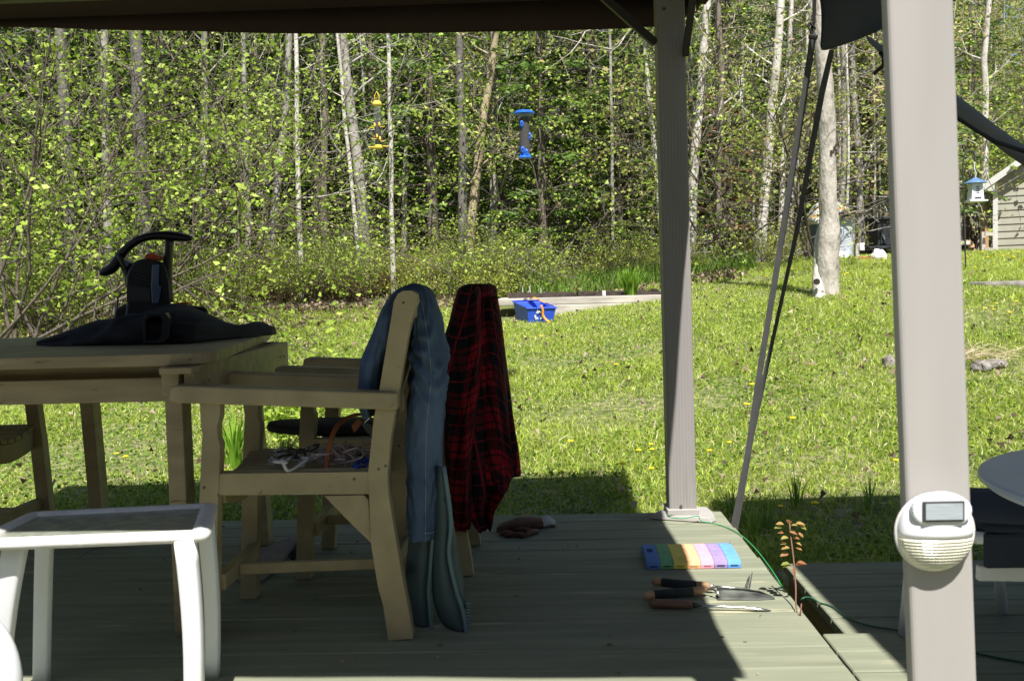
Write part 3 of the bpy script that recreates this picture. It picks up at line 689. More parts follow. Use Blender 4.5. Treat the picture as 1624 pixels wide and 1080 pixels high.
# ================================================================== the table
TZ = 0.775
def build_table():
    n1 = onz(318, 560, TZ); f1 = onz(471, 519, TZ)
    y0, y1 = n1.y, min(f1.y, 4.0)
    xr0 = onz(352, 556, TZ).x; xr1 = f1.x
    c = thing('patio_table', 'large tan wooden patio table under the gazebo', 'table', ((xr0 - 2.5) / 2, (y0 + y1) / 2, 0))
    # planked top with rounded near corner, boards run left to right
    nb = 9; r = random.Random(2)
    # outline as polygon for the whole top, split to planks by clipping on y
    R = .11
    def xedge(y):
        t = (y - y0) / (y1 - y0); x = xr0 + (xr1 - xr0) * t
        if y < y0 + R: x -= R - math.sqrt(max(0, R * R - (y0 + R - y) ** 2))
        if y > y1 - .03: x -= .02
        return x
    mb = MB()
    w = (y1 - y0) / nb
    for i in range(nb):
        ya, yb = y0 + w * i, y0 + w * (i + 1); g = .0012 if i else 0
        m_ = 10 if i == 0 else 2
        ys = [ya + g + (yb - g - ya - g) * k / m_ for k in range(m_ + 1)]
        vs = []; dz = r.uniform(-.0008, .0008)
        for y in ys:
            x = xedge(y); vs += [(-2.5, y, TZ + dz), (x, y, TZ + dz), (-2.5, y, TZ - .032), (x, y, TZ - .032)]
        fs = []
        for k in range(m_):
            a, b = 4 * k, 4 * k + 4; fs += [(a, a + 1, b + 1, b), (a + 2, b + 2, b + 3, a + 3), (a, b, b + 2, a + 2), (a + 1, a + 3, b + 3, b + 1)]
        fs += [(0, 2, 3, 1), (4 * m_, 4 * m_ + 1, 4 * m_ + 3, 4 * m_ + 2)]; mb.add(vs, fs)
    obj('tabletop', mb, 'tan_table', c, bevel=.004)
    zt = TZ - .0335
    ax0 = at(284, 620, 2.66).x
    ap = MB(); yy = 2.70; za = at(200, 600, yy).z; zb = at(200, 638, yy).z
    ap.box(-2.3, at(276, 600, yy).x, yy, yy + .03, zb, za); ap.box(-2.3, at(276, 600, yy).x, yy + .06, yy + .09, za - .02, zt)
    obj('apron', ap, 'tan_table', c, bevel=.003)
    s = MB(); pa = at(316, 600, 2.66); pb = at(446, 545, 3.82)
    a_, b_ = Vector((pa.x - .012, 2.62, zt - .05)), Vector((pb.x + .01, min(pb.y, 3.86), zt - .05)); s.beam(a_, b_, .03, .10)
    for t in (.06, .1, .88, .94):
        q = a_.lerp(b_, t); s.tube([q + Vector((.012, 0, .0)), q + Vector((.018, 0, 0))], .006, 8, 1)
    obj('apron', s, ['tan_table', 'screw'], c, bevel=.002)
    s = MB(); s.box(-2.3, pb.x - .01, 3.80, 3.83, zt - .10, zt); obj('apron', s, 'tan_table', c, bevel=.002)
    s = MB(); s.box(at(255, 585, 2.6).x, at(306, 585, 2.6).x, 2.585, 2.66, zt - .018, zt - .001); obj('cleat', s, 'tan_table', c, bevel=.002)
    for (px0, px1, pyb, Y) in ((281, 313, 1022, 2.645), (401, 433, 872, 3.60), (141, 172, 870, 3.62), (-150, -117, 1022, 2.645)):
        a, b = at(px0 - (4 if Y < 3 else 0), pyb, Y), at(px1 - (6 if Y < 3 else 0), pyb, Y); a2, b2 = at(px0 - (1 if Y < 3 else 7), 640, Y), at(px1, 640, Y)
        leg = MB(); wd = .048; xa = (a.x + a2.x) / 2
        cx = (a.x + b.x) / 2; ctop = cx - (.03 if Y > 3 else 0)
        leg.add([(cx - .024, Y, .0015), (cx + .024, Y, .0015), (cx + .024, Y + .07, .0015), (cx - .024, Y + .07, .0015),
                 (ctop - .024, Y, zt), (ctop + .024, Y, zt), (ctop + .024, Y + .07, zt), (ctop - .024, Y + .07, zt)],
                [(0, 3, 2, 1), (4, 5, 6, 7), (0, 1, 5, 4), (1, 2, 6, 5), (2, 3, 7, 6), (3, 0, 4, 7)])
        if Y < 3: leg.prism([(cx - .026, .66), (cx + .02, .66), (cx + .022, .70), (cx + .026, zt), (cx - .026, zt)], Y - .012, Y - .001)
        obj('leg', leg, 'tan_table', c, bevel=.003)
    return c
table = build_table()

# ================================================================== unseen house wall added behind the viewpoint to keep the canopy shade dark
M['skyblockwall'] = mat('sky_blocker_siding', (0.16, 0.14, 0.12), .8, .1, 5, bump=.2)
def house():  # wall, roof and windows are all added out of view to block skylight
    t = thing('house', 'unseen dark brown sided house wall added behind the deck to block skylight', 'house', (0, -3.35, 0))
    m = MB()
    for k in range(16): z = -.3 + k * .19; m.add([(-9, -3.20, z), (9, -3.20, z), (9, -3.225, z + .19), (-9, -3.225, z + .19)], [(0, 1, 2, 3)])
    m.box(-9, 9, -3.5, -3.24, -.3, 2.75); obj('wall', m, 'skyblockwall', t)
    m = MB(); m.add([(-9.4, -2.85, 2.72), (9.4, -2.85, 2.72), (9.4, -7, 4.6), (-9.4, -7, 4.6), (-9.4, -2.85, 2.8), (9.4, -2.85, 2.8), (9.4, -7, 4.68), (-9.4, -7, 4.68)], [(0, 1, 2, 3), (4, 5, 6, 7), (0, 1, 5, 4)]); obj('roof', m, 'shingle', t)
    for x in (-4.2, 3.4): m = MB(); m.box(x, x + 1.4, -3.20, -3.15, .9, 2.1); w = obj('window', m, 'trim', t); m = MB(); m.box(x + .07, x + 1.33, -3.148, -3.14, .97, 2.03); obj('pane', m, 'glassdark', w)
M['glassdark'] = mat('dark_pane', (.02, .02, .025), .05, .1, 5, bump=0, spec=.8)
house()

# ================================================================== soft goods
def loft(secs, n=28, fold=None, cap=True, seed=0, uvs=(3.0, 3.0, 0)):
    """secs: list of (centre Vector, axis A (half), axis B (half)); elliptical-ish rings with folds -> MB with UV"""
    mb = MB(); vs = []; uv = []; L = 0; k = len(secs)
    for i, (c, A, B) in enumerate(secs):
        if i: L += (Vector(c) - Vector(secs[i - 1][0])).length
        for j in range(n + 1):
            a = 2 * math.pi * j / n
            ca, sa = math.cos(a), math.sin(a)
            ca = math.copysign(abs(ca) ** .8, ca); sa = math.copysign(abs(sa) ** .8, sa)
            f = 1 + (fold(a, i / (k - 1), L) if fold else 0)
            vs.append(Vector(c) + Vector(A) * ca * f + Vector(B) * sa * f)
            per = 2 * math.pi * math.sqrt((Vector(A).length_squared + Vector(B).length_squared) / 2)
            uv.append((j / n * uvs[0] + L * uvs[2], L * uvs[1] + uvs[2] * math.sin(a) * .5))
    for i in range(k - 1):
        for j in range(n):
            q = (i * (n + 1) + j, i * (n + 1) + j + 1, (i + 1) * (n + 1) + j + 1, (i + 1) * (n + 1) + j)
            o = len(mb.f); mb.f.append(q); mb.m.append(0); mb.uv[o] = [uv[t] for t in q]
    mb.v = [tuple(v) for v in vs]
    if cap:
        mb.f.append(tuple(range(n))); mb.m.append(0); mb.f.append(tuple((k - 1) * (n + 1) + j for j in range(n))[::-1]); mb.m.append(0)
    return mb
def smooth_path(P, m=4):
    """catmull-rom through tuples"""
    P = [np.array(p, float) for p in P]; out = []
    for i in range(len(P) - 1):
        p0 = P[max(i - 1, 0)]; p1 = P[i]; p2 = P[i + 1]; p3 = P[min(i + 2, len(P) - 1)]
        for s in range(m):
            t = s / m
            out.append(.5 * ((2 * p1) + (-p0 + p2) * t + (2 * p0 - 5 * p1 + 4 * p2 - p3) * t * t + (-p0 + 3 * p1 - 3 * p2 + p3) * t ** 3))
    out.append(P[-1]); return out
def denim():
    m = mat('blue_denim', (.050, .088, .155), .9, .3, 6, (1, 1, .5), .5, 60, bdist=.004, c2=(.11, .165, .25)); return m
M['denim'] = denim(); M['stitch'] = mat('pale_stitch', (.22, .28, .34), .9, .1, 30, bump=0)
def plaid():
    m, nt, p = nodes_of('red_black_plaid'); uv = N(nt, 'ShaderNodeUVMap'); sp = N(nt, 'ShaderNodeSeparateXYZ'); nt.links.new(uv.outputs[0], sp.inputs[0])
    def band(src, per, lo, hi, ph=0.0):
        a = N(nt, 'ShaderNodeMath', operation='MULTIPLY_ADD'); a.inputs[1].default_value = 1 / per; a.inputs[2].default_value = ph; nt.links.new(src, a.inputs[0])
        f = N(nt, 'ShaderNodeMath', operation='FRACT'); nt.links.new(a.outputs[0], f.inputs[0])
        g = N(nt, 'ShaderNodeMath', operation='GREATER_THAN'); g.inputs[1].default_value = lo; nt.links.new(f.outputs[0], g.inputs[0])
        l = N(nt, 'ShaderNodeMath', operation='LESS_THAN'); l.inputs[1].default_value = hi; nt.links.new(f.outputs[0], l.inputs[0])
        x = N(nt, 'ShaderNodeMath', operation='MULTIPLY'); nt.links.new(g.outputs[0], x.inputs[0]); nt.links.new(l.outputs[0], x.inputs[1]); return x.outputs[0]
    def add(a, b, clamp=True):
        x = N(nt, 'ShaderNodeMath', operation='ADD', use_clamp=clamp); nt.links.new(a, x.inputs[0]); nt.links.new(b, x.inputs[1]); return x.outputs[0]
    bu = add(band(sp.outputs[0], 1, .5, 1), band(sp.outputs[0], 1, .10, .15)); bu = add(bu, band(sp.outputs[0], 1, .33, .38))
    bv = add(band(sp.outputs[1], 1, .5, 1), band(sp.outputs[1], 1, .10, .15)); bv = add(bv, band(sp.outputs[1], 1, .33, .38))
    ru = band(sp.outputs[0], 1, .73, .76); rv = band(sp.outputs[1], 1, .73, .76)
    s = N(nt, 'ShaderNodeMath', operation='ADD'); nt.links.new(bu, s.inputs[0]); nt.links.new(bv, s.inputs[1])
    h = N(nt, 'ShaderNodeMath', operation='MULTIPLY'); h.inputs[1].default_value = .5; nt.links.new(s.outputs[0], h.inputs[0])
    col = ramp(nt, h.outputs[0], [(0, (.26, .010, .018)), (.5, (.075, .007, .011)), (1, (.009, .008, .010))])
    mx = N(nt, 'ShaderNodeMix', data_type='RGBA'); r_ = add(ru, rv); nt.links.new(r_, mx.inputs['Factor']); nt.links.new(col, mx.inputs[6]); mx.inputs[7].default_value = (.20, .012, .02, 1)
    nt.links.new(mx.outputs[2], p.inputs['Base Color']); p.inputs['Roughness'].default_value = .9; p.inputs['Specular IOR Level'].default_value = .15
    n2 = N(nt, 'ShaderNodeTexNoise'); n2.inputs['Scale'].default_value = 14; n2.inputs['Detail'].default_value = 3; b = N(nt, 'ShaderNodeBump'); b.inputs['Distance'].default_value = .03
    nt.links.new(n2.outputs['Fac'], b.inputs['Height']); nt.links.new(b.outputs[0], p.inputs['Normal']); return m
M['plaid'] = plaid()

def jeans():
    t = thing('jeans', 'faded blue jeans hung over the back of the nearer armchair', 'jeans', at(680, 700, 2.78))
    # path in the picture plane: px, py, half thickness (px), half width in depth (m)
    P = [(597, 652, 10, .10), (590, 622, 17, .12), (602, 575, 22, .14), (617, 525, 19, .15), (632, 482, 14, .15), (651, 463, 11, .15), (669, 466, 13, .15), (676, 495, 19, .15), (681, 540, 27, .14), (684, 590, 31, .13), (680, 640, 29, .115), (677, 700, 28, .10), (677, 770, 28, .095), (677, 836, 26.5, .09)]
    Q = smooth_path(P, 9); secs = []; Yc = 2.80
    C = [at(q[0] + (0), q[1], Yc) for q in Q]
    for i, q in enumerate(Q):
        d = (C[min(i + 1, len(C) - 1)] - C[max(i - 1, 0)]).normalized(); nrm = d.cross(Vector((0, 1, 0))).normalized()
        yc = Yc - .15 + q[3]; secs.append((Vector((C[i].x, yc - .005, C[i].z)), nrm * q[2] * Yc / FPX, Vector((0, q[3], 0))))
    r = random.Random(1)
    def fold(a, s, L):
        w = noise.noise(Vector((math.cos(a) * 1.5, math.sin(a) * 1.5, L * 9))); k = math.exp(-((L - .62) / .10) ** 2) + .6 * math.exp(-((L - .38) / .07) ** 2) + .5 * math.exp(-((L - .95) / .12) ** 2)
        rg = 1 - abs(math.sin(L * 46 + 2.2 * math.sin(a * 2 + 1) + 3 * w)) 
        return .06 * math.sin(3 * a + L * 6) + .18 * w + .26 * k * (rg - .5) + .09 * noise.noise(Vector((math.cos(a) * 5, math.sin(a) * 5, L * 30)))
    mb = loft(secs, 72, fold); obj('denim_cloth', mb, 'denim', t, smooth=True)
    # side seam and bottom hem
    sm = MB(); pts = []
    for i, (c, A, B) in enumerate(secs):
        if i < 58: continue
        a = -math.pi / 2 + .22; f = 1 + fold(a, 0, 0) * 0
        L = sum((Vector(secs[k][0]) - Vector(secs[k - 1][0])).length for k in range(1, i + 1)); f = 1 + fold(a, 0, L)
        ca = math.copysign(abs(math.cos(a)) ** .8, math.cos(a)); sa = -abs(math.sin(a)) ** .8
        pts.append(c + A * ca * f + B * sa * f + Vector((0, -.0008, 0)))
    sm.tube(pts, .0011, 5); obj('side_seam', sm, 'stitch', t)
    c, A, B = secs[-1]; hm = MB(); ring = []
    for j in range(33):
        a = 2 * math.pi * j / 32; ca = math.copysign(abs(math.cos(a)) ** .8, math.cos(a)); sa = math.copysign(abs(math.sin(a)) ** .8, math.sin(a))
        ring.append(c + A * ca * 1.04 + B * sa * 1.04 + Vector((0, 0, .022)))
    hm.tube(ring, .0012, 5, cap=False); obj('hem_stitch', hm, 'stitch', t)
jeans()

def rows_cloth(rows, Yc, hw, n=36, foldamp=.10, seed=0, uvs=(3, 5, 0), yshift=None):
    """rows: (pyC, pxL, pxR) top to bottom; a hollow draped shell"""
    R = smooth_path(rows, 3); secs = []
    for i, (py, l, r) in enumerate(R):
        t = i / (len(R) - 1); cx = (l + r) / 2; hp = (r - l) / 2
        c = at(cx, py, Yc); h = hw(t) if callable(hw) else hw
        secs.append((Vector((c.x, Yc + (yshift(t) if yshift else 0), c.z)), Vector((hp * Yc / FPX, 0, 0)), Vector((0, h, 0))))
    def fold(a, s, L):
        g = abs(math.sin(a))
        return (foldamp * (.25 + s)) * g * (math.sin(5 * a + seed + L * 3) * .6 + math.sin(9 * a - L * 7 + seed * 2) * .5 + .6 * noise.noise(Vector((math.cos(a) * 1.6, math.sin(a) * 1.6 + seed, L * 7))))
    return loft(secs, n, fold, True, seed, uvs)
def shirt():
    t = thing('plaid_shirt', 'red and black plaid flannel shirt hung over the back of the farther armchair', 'shirt', at(760, 650, 3.3))
    body = [(450, 744, 776), (452, 737, 782), (457, 731, 787), (475, 726, 789), (500, 718, 793), (540, 716, 798), (590, 716, 804), (640, 722, 811), (690, 728, 817), (725, 734, 822), (748, 742, 824), (752, 744, 824)]
    m1 = rows_cloth(body, 3.37, lambda s: .12 + .05 * s, 44, .42, 1.0, (4, 7.2, .5), lambda s: .03 * s)
    obj('shirt_body', m1, 'plaid', t, smooth=True, sub=1)
    back = [(530, 716, 790), (570, 716, 800), (640, 718, 806), (700, 720, 809), (745, 724, 810), (770, 728, 809), (784, 734, 800), (800, 742, 788), (816, 752, 784), (828, 766, 781)]
    m2 = rows_cloth(back, 3.30, lambda s: .11 + .03 * s, 40, .40, 3.3, (4, 7.2, -.6))
    obj('shirt_tail', m2, 'plaid', t, smooth=True, sub=1)
    slv = [(453, 733, 758), (457, 728, 761), (466, 724, 763), (482, 719, 763), (510, 712, 764), (531, 705, 766), (545, 702, 765), (600, 702, 762), (650, 703, 758), (700, 705, 754), (750, 708, 750), (790, 713, 750), (820, 717, 748), (838, 722, 746)]
    m3 = rows_cloth(slv, 3.185, lambda s: .062 + .02 * math.sin(math.pi * s), 32, .30, 5.1, (2.2, 7.2, .9))
    obj('shirt_front', m3, 'plaid', t, smooth=True, sub=1)
    cuff = [(470, 762, 788), (520, 757, 795), (600, 752, 800), (660, 752, 806), (720, 758, 812), (748, 768, 812), (768, 782, 808), (778, 792, 804)]
    m4 = rows_cloth(cuff, 3.24, .05, 32, .30, 7.7, (2.2, 7.2, -.9))
    obj('sleeve', m4, 'plaid', t, smooth=True, sub=1)
shirt()

# ------------------------------------------------ leaf grabber scoops
def scoop(label, left, ridge, Y, back):
    o = at(left[len(left) // 2][0], 900, Y)
    t = thing('leaf_scoop', label, 'garden scoop', Vector((o.x, Y, 0)), 'teal hand scoops for leaves')
    L = smooth_path(left, 4); Rr = smooth_path(ridge, 4); n = len(L); mb = MB(); vs = []; m_ = 8
    for i in range(n):
        a, b = at(L[i][0], L[i][1], Y), at(Rr[i][0], Rr[i][1], Y - .02); wv = b - a
        for j in range(m_ + 1):
            u = j / m_; p = a.lerp(b, u); p.y += .045 * (1 - math.sin(math.pi * (.15 + .7 * u))) ; p.z = max(p.z, .003); vs.append(p)
    mb.add(vs, [(i * (m_ + 1) + j, i * (m_ + 1) + j + 1, (i + 1) * (m_ + 1) + j + 1, (i + 1) * (m_ + 1) + j) for i in range(n - 1) for j in range(m_)])
    obj('scoop_shell', mb, 'teal', t, smooth=True, solid=.005)
    r = MB(); r.tube([at(p[0], max(p[1], 0), Y - .022) + Vector((0, 0, 0)) for p in Rr[:-1]], [(.0055, .006)] * (n - 1), 8); obj('rim', r, 'teal2', t, smooth=True)
    if back:
        k = MB(); B = smooth_path(back, 3); vs = []
        for i, p in enumerate(B):
            f = i / (len(B) - 1) * (n - 1); q = Rr[int(f)]; vs += [at(q[0], p[1], Y - .015), at(p[0], p[1], Y + .06)]
        k.add(vs, [(2 * i, 2 * i + 1, 2 * i + 3, 2 * i + 2) for i in range(len(B) - 1)]); obj('scoop_side', k, 'teal', t, smooth=True, solid=.004)
    e = at(ridge[-1][0], ridge[-1][1], Y - .02); th = MB()
    for k in range(9):
        z = .012 + k * .0085; x = at(ridge[-1][0] + 1, ridge[-1][1] - k * 5, Y - .02).x
        th.box(x, x + .009, Y - .023, Y - .012, z, z + .004)
    obj('teeth', th, 'teal2', t)
scoop('teal plastic leaf scoop standing nearest the chair leg, half covered by the jeans',
      [(655, 760), (649, 837), (643, 907), (642, 934), (646, 975), (656, 1003), (668, 1010)], [(690, 760), (687, 837), (682, 907), (680, 940), (683, 980), (684, 1000), (681, 1014)], 2.70, None)
scoop('teal plastic leaf scoop with toothed lip, on the right of the pair',
      [(692, 740), (688, 837), (685, 907), (687, 955), (698, 988), (712, 1003), (725, 1010)], [(704, 740), (715, 823), (712, 879), (723, 934), (733, 965), (738, 990), (740, 1013)], 2.66,
      [(712, 790), (722, 850), (731, 900), (738, 940), (737, 955), (733, 965)])

# ------------------------------------------------ blower + its bag on the table
def blower():
    Y = 3.56; zt = TZ + .001
    b0 = at(240, 470, Y); t = thing('leaf_blower', 'black electric leaf blower with looped handle and orange knob on the table', 'leaf blower', Vector((b0.x, Y, zt)))
    h = MB(); P = smooth_path([(160, 433, 5, 6), (168, 431, 8, 9), (180, 424, 9, 10), (192, 405, 8, 8), (206, 390, 7, 8), (222, 380, 7, 8), (240, 375, 7, 8), (262, 374, 8, 8), (282, 376, 8, 9), (298, 378, 6, 8), (305, 378, 3, 4)], 3)
    h.tube([at(p[0], p[1], Y) for p in P], [(p[2] * .0021, p[3] * .0024) for p in P], 12, flat=(0, 0, 1)); obj('handle', h, 'blackplastic', t, smooth=True)
    h = MB(); P = smooth_path([(269, 380, 7), (268, 400, 7), (266, 420, 8), (264, 445, 10), (266, 480, 10)], 3)
    h.tube([at(p[0], p[1], Y + .0) for p in P], [(p[2] * .0021, .022) for p in P], 12, flat=(1, 0, 0)); obj('rear_strut', h, 'blackplastic', t, smooth=True)
    h = MB(); P = smooth_path([(187, 405, 3), (194, 420, 4), (200, 435, 4), (203, 455, 4)], 3); h.tube([at(p[0], p[1], Y - .02) for p in P], [(p[2] * .0021, .018) for p in P], 8); obj('front_strut', h, 'blackplastic', t, smooth=True)
    body = [(200, 440), (204, 428), (212, 416), (222, 411), (236, 411), (256, 415), (262, 420), (268, 445), (271, 480), (276, 505), (198, 505), (201, 480)]
    m = MB(); m.vprism(body, Y - .075, Y + .05); O = obj('housing', m, 'blackplastic', t, bevel=.012, segs=3)
    v = MB()
    for k in range(7):
        pts = [at(208 + 3 * k * .3, 424 + k * 5, Y - .0765), at(220, 425 + k * 5.4, Y - .077), at(238, 431 + k * 5.2, Y - .0765)]; v.tube(pts, .0016, 5)
    obj('vent_slats', v, 'greyplastic', t)
    v = MB(); v.vprism([(241, 419), (253, 419), (252, 452), (256, 455), (252, 482), (241, 482), (239, 455)], Y - .086, Y - .074); obj('motor_cover', v, 'steelblue', t, bevel=.005)
    v = MB(); v.prism([at(x, y, Y) for x, y in [(200, 411), (213, 418), (206, 424), (201, 431)]], Y - .03, Y + .03); obj('duct', v, 'steelblue', t, bevel=.003)
    v = MB(); v.vprism([(201, 452), (238, 458), (238, 477), (201, 478)], Y - .0775, Y - .0755); obj('nameplate', v, 'greyplastic', t)
    v = MB(); v.prism([at(x, y, Y) for x, y in [(237, 404), (244, 402), (257, 406), (259, 413), (249, 413.5), (236, 411)]], Y - .04, Y + .03); obj('knob', v, 'orange', t, bevel=.004)
    v = MB(); v.vprism([(182, 490), (200, 481), (275, 481), (326, 487), (331, 494), (328, 504), (180, 506)], Y - .05, Y + .06); obj('nozzle_base', v, 'blackplastic', t, bevel=.008)
    v = MB(); v.tube([at(x, y, Y - .02) for x, y in [(186, 488), (187, 472), (193, 466), (202, 464)]], .0035, 6); obj('cable_hook', v, 'blackplastic', t)
    v = MB(); v.box(at(283, 480, Y).x, at(303, 480, Y).x, Y - .03, Y + .0, at(290, 483, Y).z, at(290, 479.5, Y).z); obj('latch', v, 'orange', t)
    f = MB(); p_ = [at(205, 505, Y).x, at(300, 505, Y).x]; f.box(p_[0], p_[1], Y - .02, Y + .06, zt, at(240, 503, Y).z); obj('foot', f, 'blackplastic', t, bevel=.004)
blower()
def blower_bag():
    Y = 3.34; t = thing('vacuum_bag', 'black cloth vacuum bag with square plastic collar sprawled over the table', 'bag', at(260, 520, Y))
    top = [(66, 538, .04), (85, 533, .07), (110, 526, .10), (150, 514, .13), (190, 503, .15), (225, 493, .16), (262, 488, .17), (285, 490, .17), (310, 497, .17), (335, 505, .16), (358, 511, .14), (378, 514, .11), (398, 510, .09), (415, 513, .07), (434, 520, .035)]
    secs = []; z0 = TZ + .0015
    for px, py, h in smooth_path(top, 5):
        Yc = Y if px < 330 else Y + (px - 330) * .003
        zt = max(z0 + .012, at(px, py, Yc).z); X = at(px, py, Yc).x; secs.append((Vector((X, Yc, z0)), Vector((0, 0, zt - z0)), Vector((0, h, 0))))
    def fold(a, s, L):
        w = noise.noise(Vector((math.cos(a) * 2, math.sin(a) * 2, L * 7))); return .10 * math.sin(3 * a + L * 14) * abs(math.cos(a)) + .22 * w * abs(math.sin(a)) + .10 * (1 - abs(math.sin(L * 19 + 3 * w))) * abs(math.sin(2 * a))
    m = loft(secs, 48, fold); m.v = [(x, y, max(z, z0)) for x, y, z in m.v]; obj('bag_cloth', m, 'black', t, smooth=True)
    # collar: square ring open to the viewer
    c = MB(); Yc = 3.13; o = [(227, 535), (226, 497), (232, 489), (262, 488), (268, 496), (268, 525), (258, 536)]; i_ = [(231, 531), (231, 500), (236, 494), (253, 493), (257, 499), (256, 524), (250, 531)]
    k = len(o); vs = [at(x, y, Yc) for x, y in o] + [at(x, y, Yc) for x, y in i_] + [at(x + 6, y - 1, Yc + .11) for x, y in o] + [at(x + 4, y, Yc + .10) for x, y in i_]
    dz = min(v.z for v in vs) - (TZ + .001); vs = [v - Vector((0, 0, dz)) for v in vs]
    fs = []
    for j in range(k):
        q = (j + 1) % k; fs += [(j, q, k + q, k + j), (j, 2 * k + j, 2 * k + q, q), (k + j, k + q, 3 * k + q, 3 * k + j)]
    c.add(vs, fs); obj('collar', c, 'blackplastic', t, bevel=.001)
blower_bag()

# ------------------------------------------------ seat contents of the near chair
def curve_pts(r, c, sx, sy, sz, n=10, zf=0):
    P = []; a = r.uniform(0, 6.28)
    for i in range(n):
        a += r.uniform(.5, 1.5); P.append((c[0] + sx * math.cos(a) * r.uniform(.3, 1), c[1] + sy * math.sin(a) * r.uniform(.3, 1), c[2] + zf + r.uniform(0, sz)))
    return [Vector(p) for p in smooth_path(P, 6)]
def seatz(): return qx(349, 749)[1]
zs = seatz()
def ropes():
    r = random.Random(12)
    specs = [('white_rope', 'ropew', 'soft white rope in loose loops at the front of the pile on the chair seat', (470, 505), .0045, .045, 3),
             ('green_cord', 'ropeg', 'dark green cord looped over the rope pile on the chair seat', (455, 500), .0032, .05, 2),
             ('frayed_twine', 'ropep', 'pinkish frayed twine heaped at the right of the rope pile', (500, 575), .0028, .06, 5),
             ('blue_rope', 'ropeb', 'short blue rope at the right rear of the rope pile', (560, 585), .004, .02, 1)]
    for nm, mt, lb, (p0, p1), rad, hz, cnt in specs:
        mb = MB(); x0, x1 = at(p0, 740, 2.75).x, at(p1, 740, 2.75).x
        for k in range(cnt):
            c = (r.uniform(x0, x1), r.uniform(2.66, 2.82), zs - .018)
            if nm == 'green_cord': c = (at(462 + 22 * k, 740, 2.74).x, 2.74, zs - .012)
            if nm == 'blue_rope': c = (at(575, 745, 2.70).x, 2.69, zs - .015)
            mb.tube(curve_pts(r, c, .055 if nm != 'blue_rope' else .025, .07, hz, 11, .006), rad, 7)
        if nm == 'frayed_twine':
            for k in range(16):
                a = Vector((r.uniform(x0, x1), r.uniform(2.66, 2.85), zs - .01 + r.uniform(0, .03))); b = a + Vector((r.uniform(-.08, .08), r.uniform(-.04, .04), r.uniform(0, .035))); mb.tube([a, (a + b) / 2 + Vector((0, 0, .012)), b], .0022, 6)
            mb.tube([at(528, 712, 2.7), at(533, 722, 2.7), at(545, 733, 2.7), at(553, 745, 2.7)], .003, 6)
        obj(nm, mb, mt, smooth=True, loc=Vector(((x0 + x1) / 2, 2.74, zs)), label=lb, cat='rope' if 'twine' not in nm else 'twine', group=None)
    mb = MB()
    for (cx, cy) in ((444, 722), (440, 736), (543, 742), (600, 716)):
        for k in range(22):
            a = at(cx, cy, 2.76) ; a.z = max(a.z, zs - .012); mb.tube([a, a + Vector((r.uniform(-.025, .025), r.uniform(-.02, .02), r.uniform(.0, .022)))], .002, 5)
    obj('frayed_rope_ends', mb, 'ropew', loc=at(500, 735, 2.76), label='fluffy frayed white rope tufts round the rope pile', cat='rope ends')
    # leather strap arching from the seat up to the arm
    P = smooth_path([(517, 748, 2.66), (519, 725, 2.67), (524, 700, 2.70), (533, 678, 2.73), (547, 665, 2.76), (563, 658, 2.78), (585, 657, 2.80), (603, 660, 2.82)], 4)
    mb = MB(); mb.tube([at(*p) for p in P], [(.0075, .0018)] * len(P), 8, flat=(1, 0, 0)); t = obj('leather_belt', mb, 'leather', smooth=True, loc=at(540, 700, 2.72), label='tan leather strap arching up from the rope pile to the chair back', cat='strap')
    mb = MB(); mb.prism([at(x, y, 2.78) for x, y in [(558, 675), (568, 664), (577, 668), (562, 686)]], 2.775, 2.79); obj('buckle_tab', mb, 'leather', t)
    # small shears hanging by the back post
    sh = thing('pruning_shears', 'dark folding pruning shears hanging under the jeans by the strap', 'shears', at(588, 670, 2.74))
    m = MB(); m.prism([at(x, y, 2.74) for x, y in [(577, 672), (583, 668), (592, 672), (594, 690), (588, 692), (579, 682)]], 2.73, 2.75); obj('grip', m, 'blackplastic', sh, bevel=.003)
    m = MB(); m.tube([at(x, y, 2.735) for x, y in [(596, 650), (588, 655), (585, 664), (580, 668), (577, 676)]], .0025, 6); obj('wire_loop', m, 'steel', sh)
ropes()
# dark padded cushion on the farther chair
def cushion():
    rows = [(423, 671, 686, .05), (440, 670, 688, .09), (480, 669, 690, .12), (520, 667, 692, .12), (560, 667, 692, .12), (600, 668, 691, .10)]
    secs = []; 
    for (px, a, b, h) in smooth_path(rows, 3):
        Yc = 3.34; pa, pb = at(px, a, Yc - .05), at(px, b, Yc - .05); secs.append((Vector((pa.x, Yc, (pa.z + pb.z) / 2)), Vector((0, 0, (pa.z - pb.z) / 2)), Vector((0, h, 0))))
    m = loft(secs, 24, lambda a, s, L: .05 * noise.noise(Vector((math.cos(a) * 3, math.sin(a) * 3, L * 9))))
    obj('seat_cushion', m, 'black', smooth=True, loc=at(510, 680, 3.34), label='black padded bag lying across the seat of the farther armchair', cat='bag')
cushion()
# felt / canvas piece below the chairs
def felt():
    o = [onz(x, y, .006) for x, y in [(372, 917), (398, 880), (412, 872), (440, 866), (474, 853), (472, 868), (458, 886), (430, 910), (418, 920), (402, 924)]]
    m = MB(); n = len(o); up = [Vector((p.x, p.y, .010 + .022 * (i in (4, 5)) + .01 * (i in (3, 6)))) for i, p in enumerate(o)]
    m.add(up + [Vector((p.x, p.y, .002)) for p in o], [tuple(range(n)), tuple(range(2 * n - 1, n - 1, -1))] + [(i, i + n, (i + 1) % n + n, (i + 1) % n) for i in range(n)])
    t = obj('canvas_sheath', m, 'canvasg', bevel=.003, loc=o[3], label='flat pale grey canvas sheath with black lip on the deck under the chairs', cat='sheath')
    e = MB(); e.tube([onz(480, 842, .06), onz(478, 858, .045), onz(470, 873, .03), onz(462, 884, .02)], [(.006, .014)] * 4, 8); obj('lip', e, 'black', t, smooth=True)
felt()

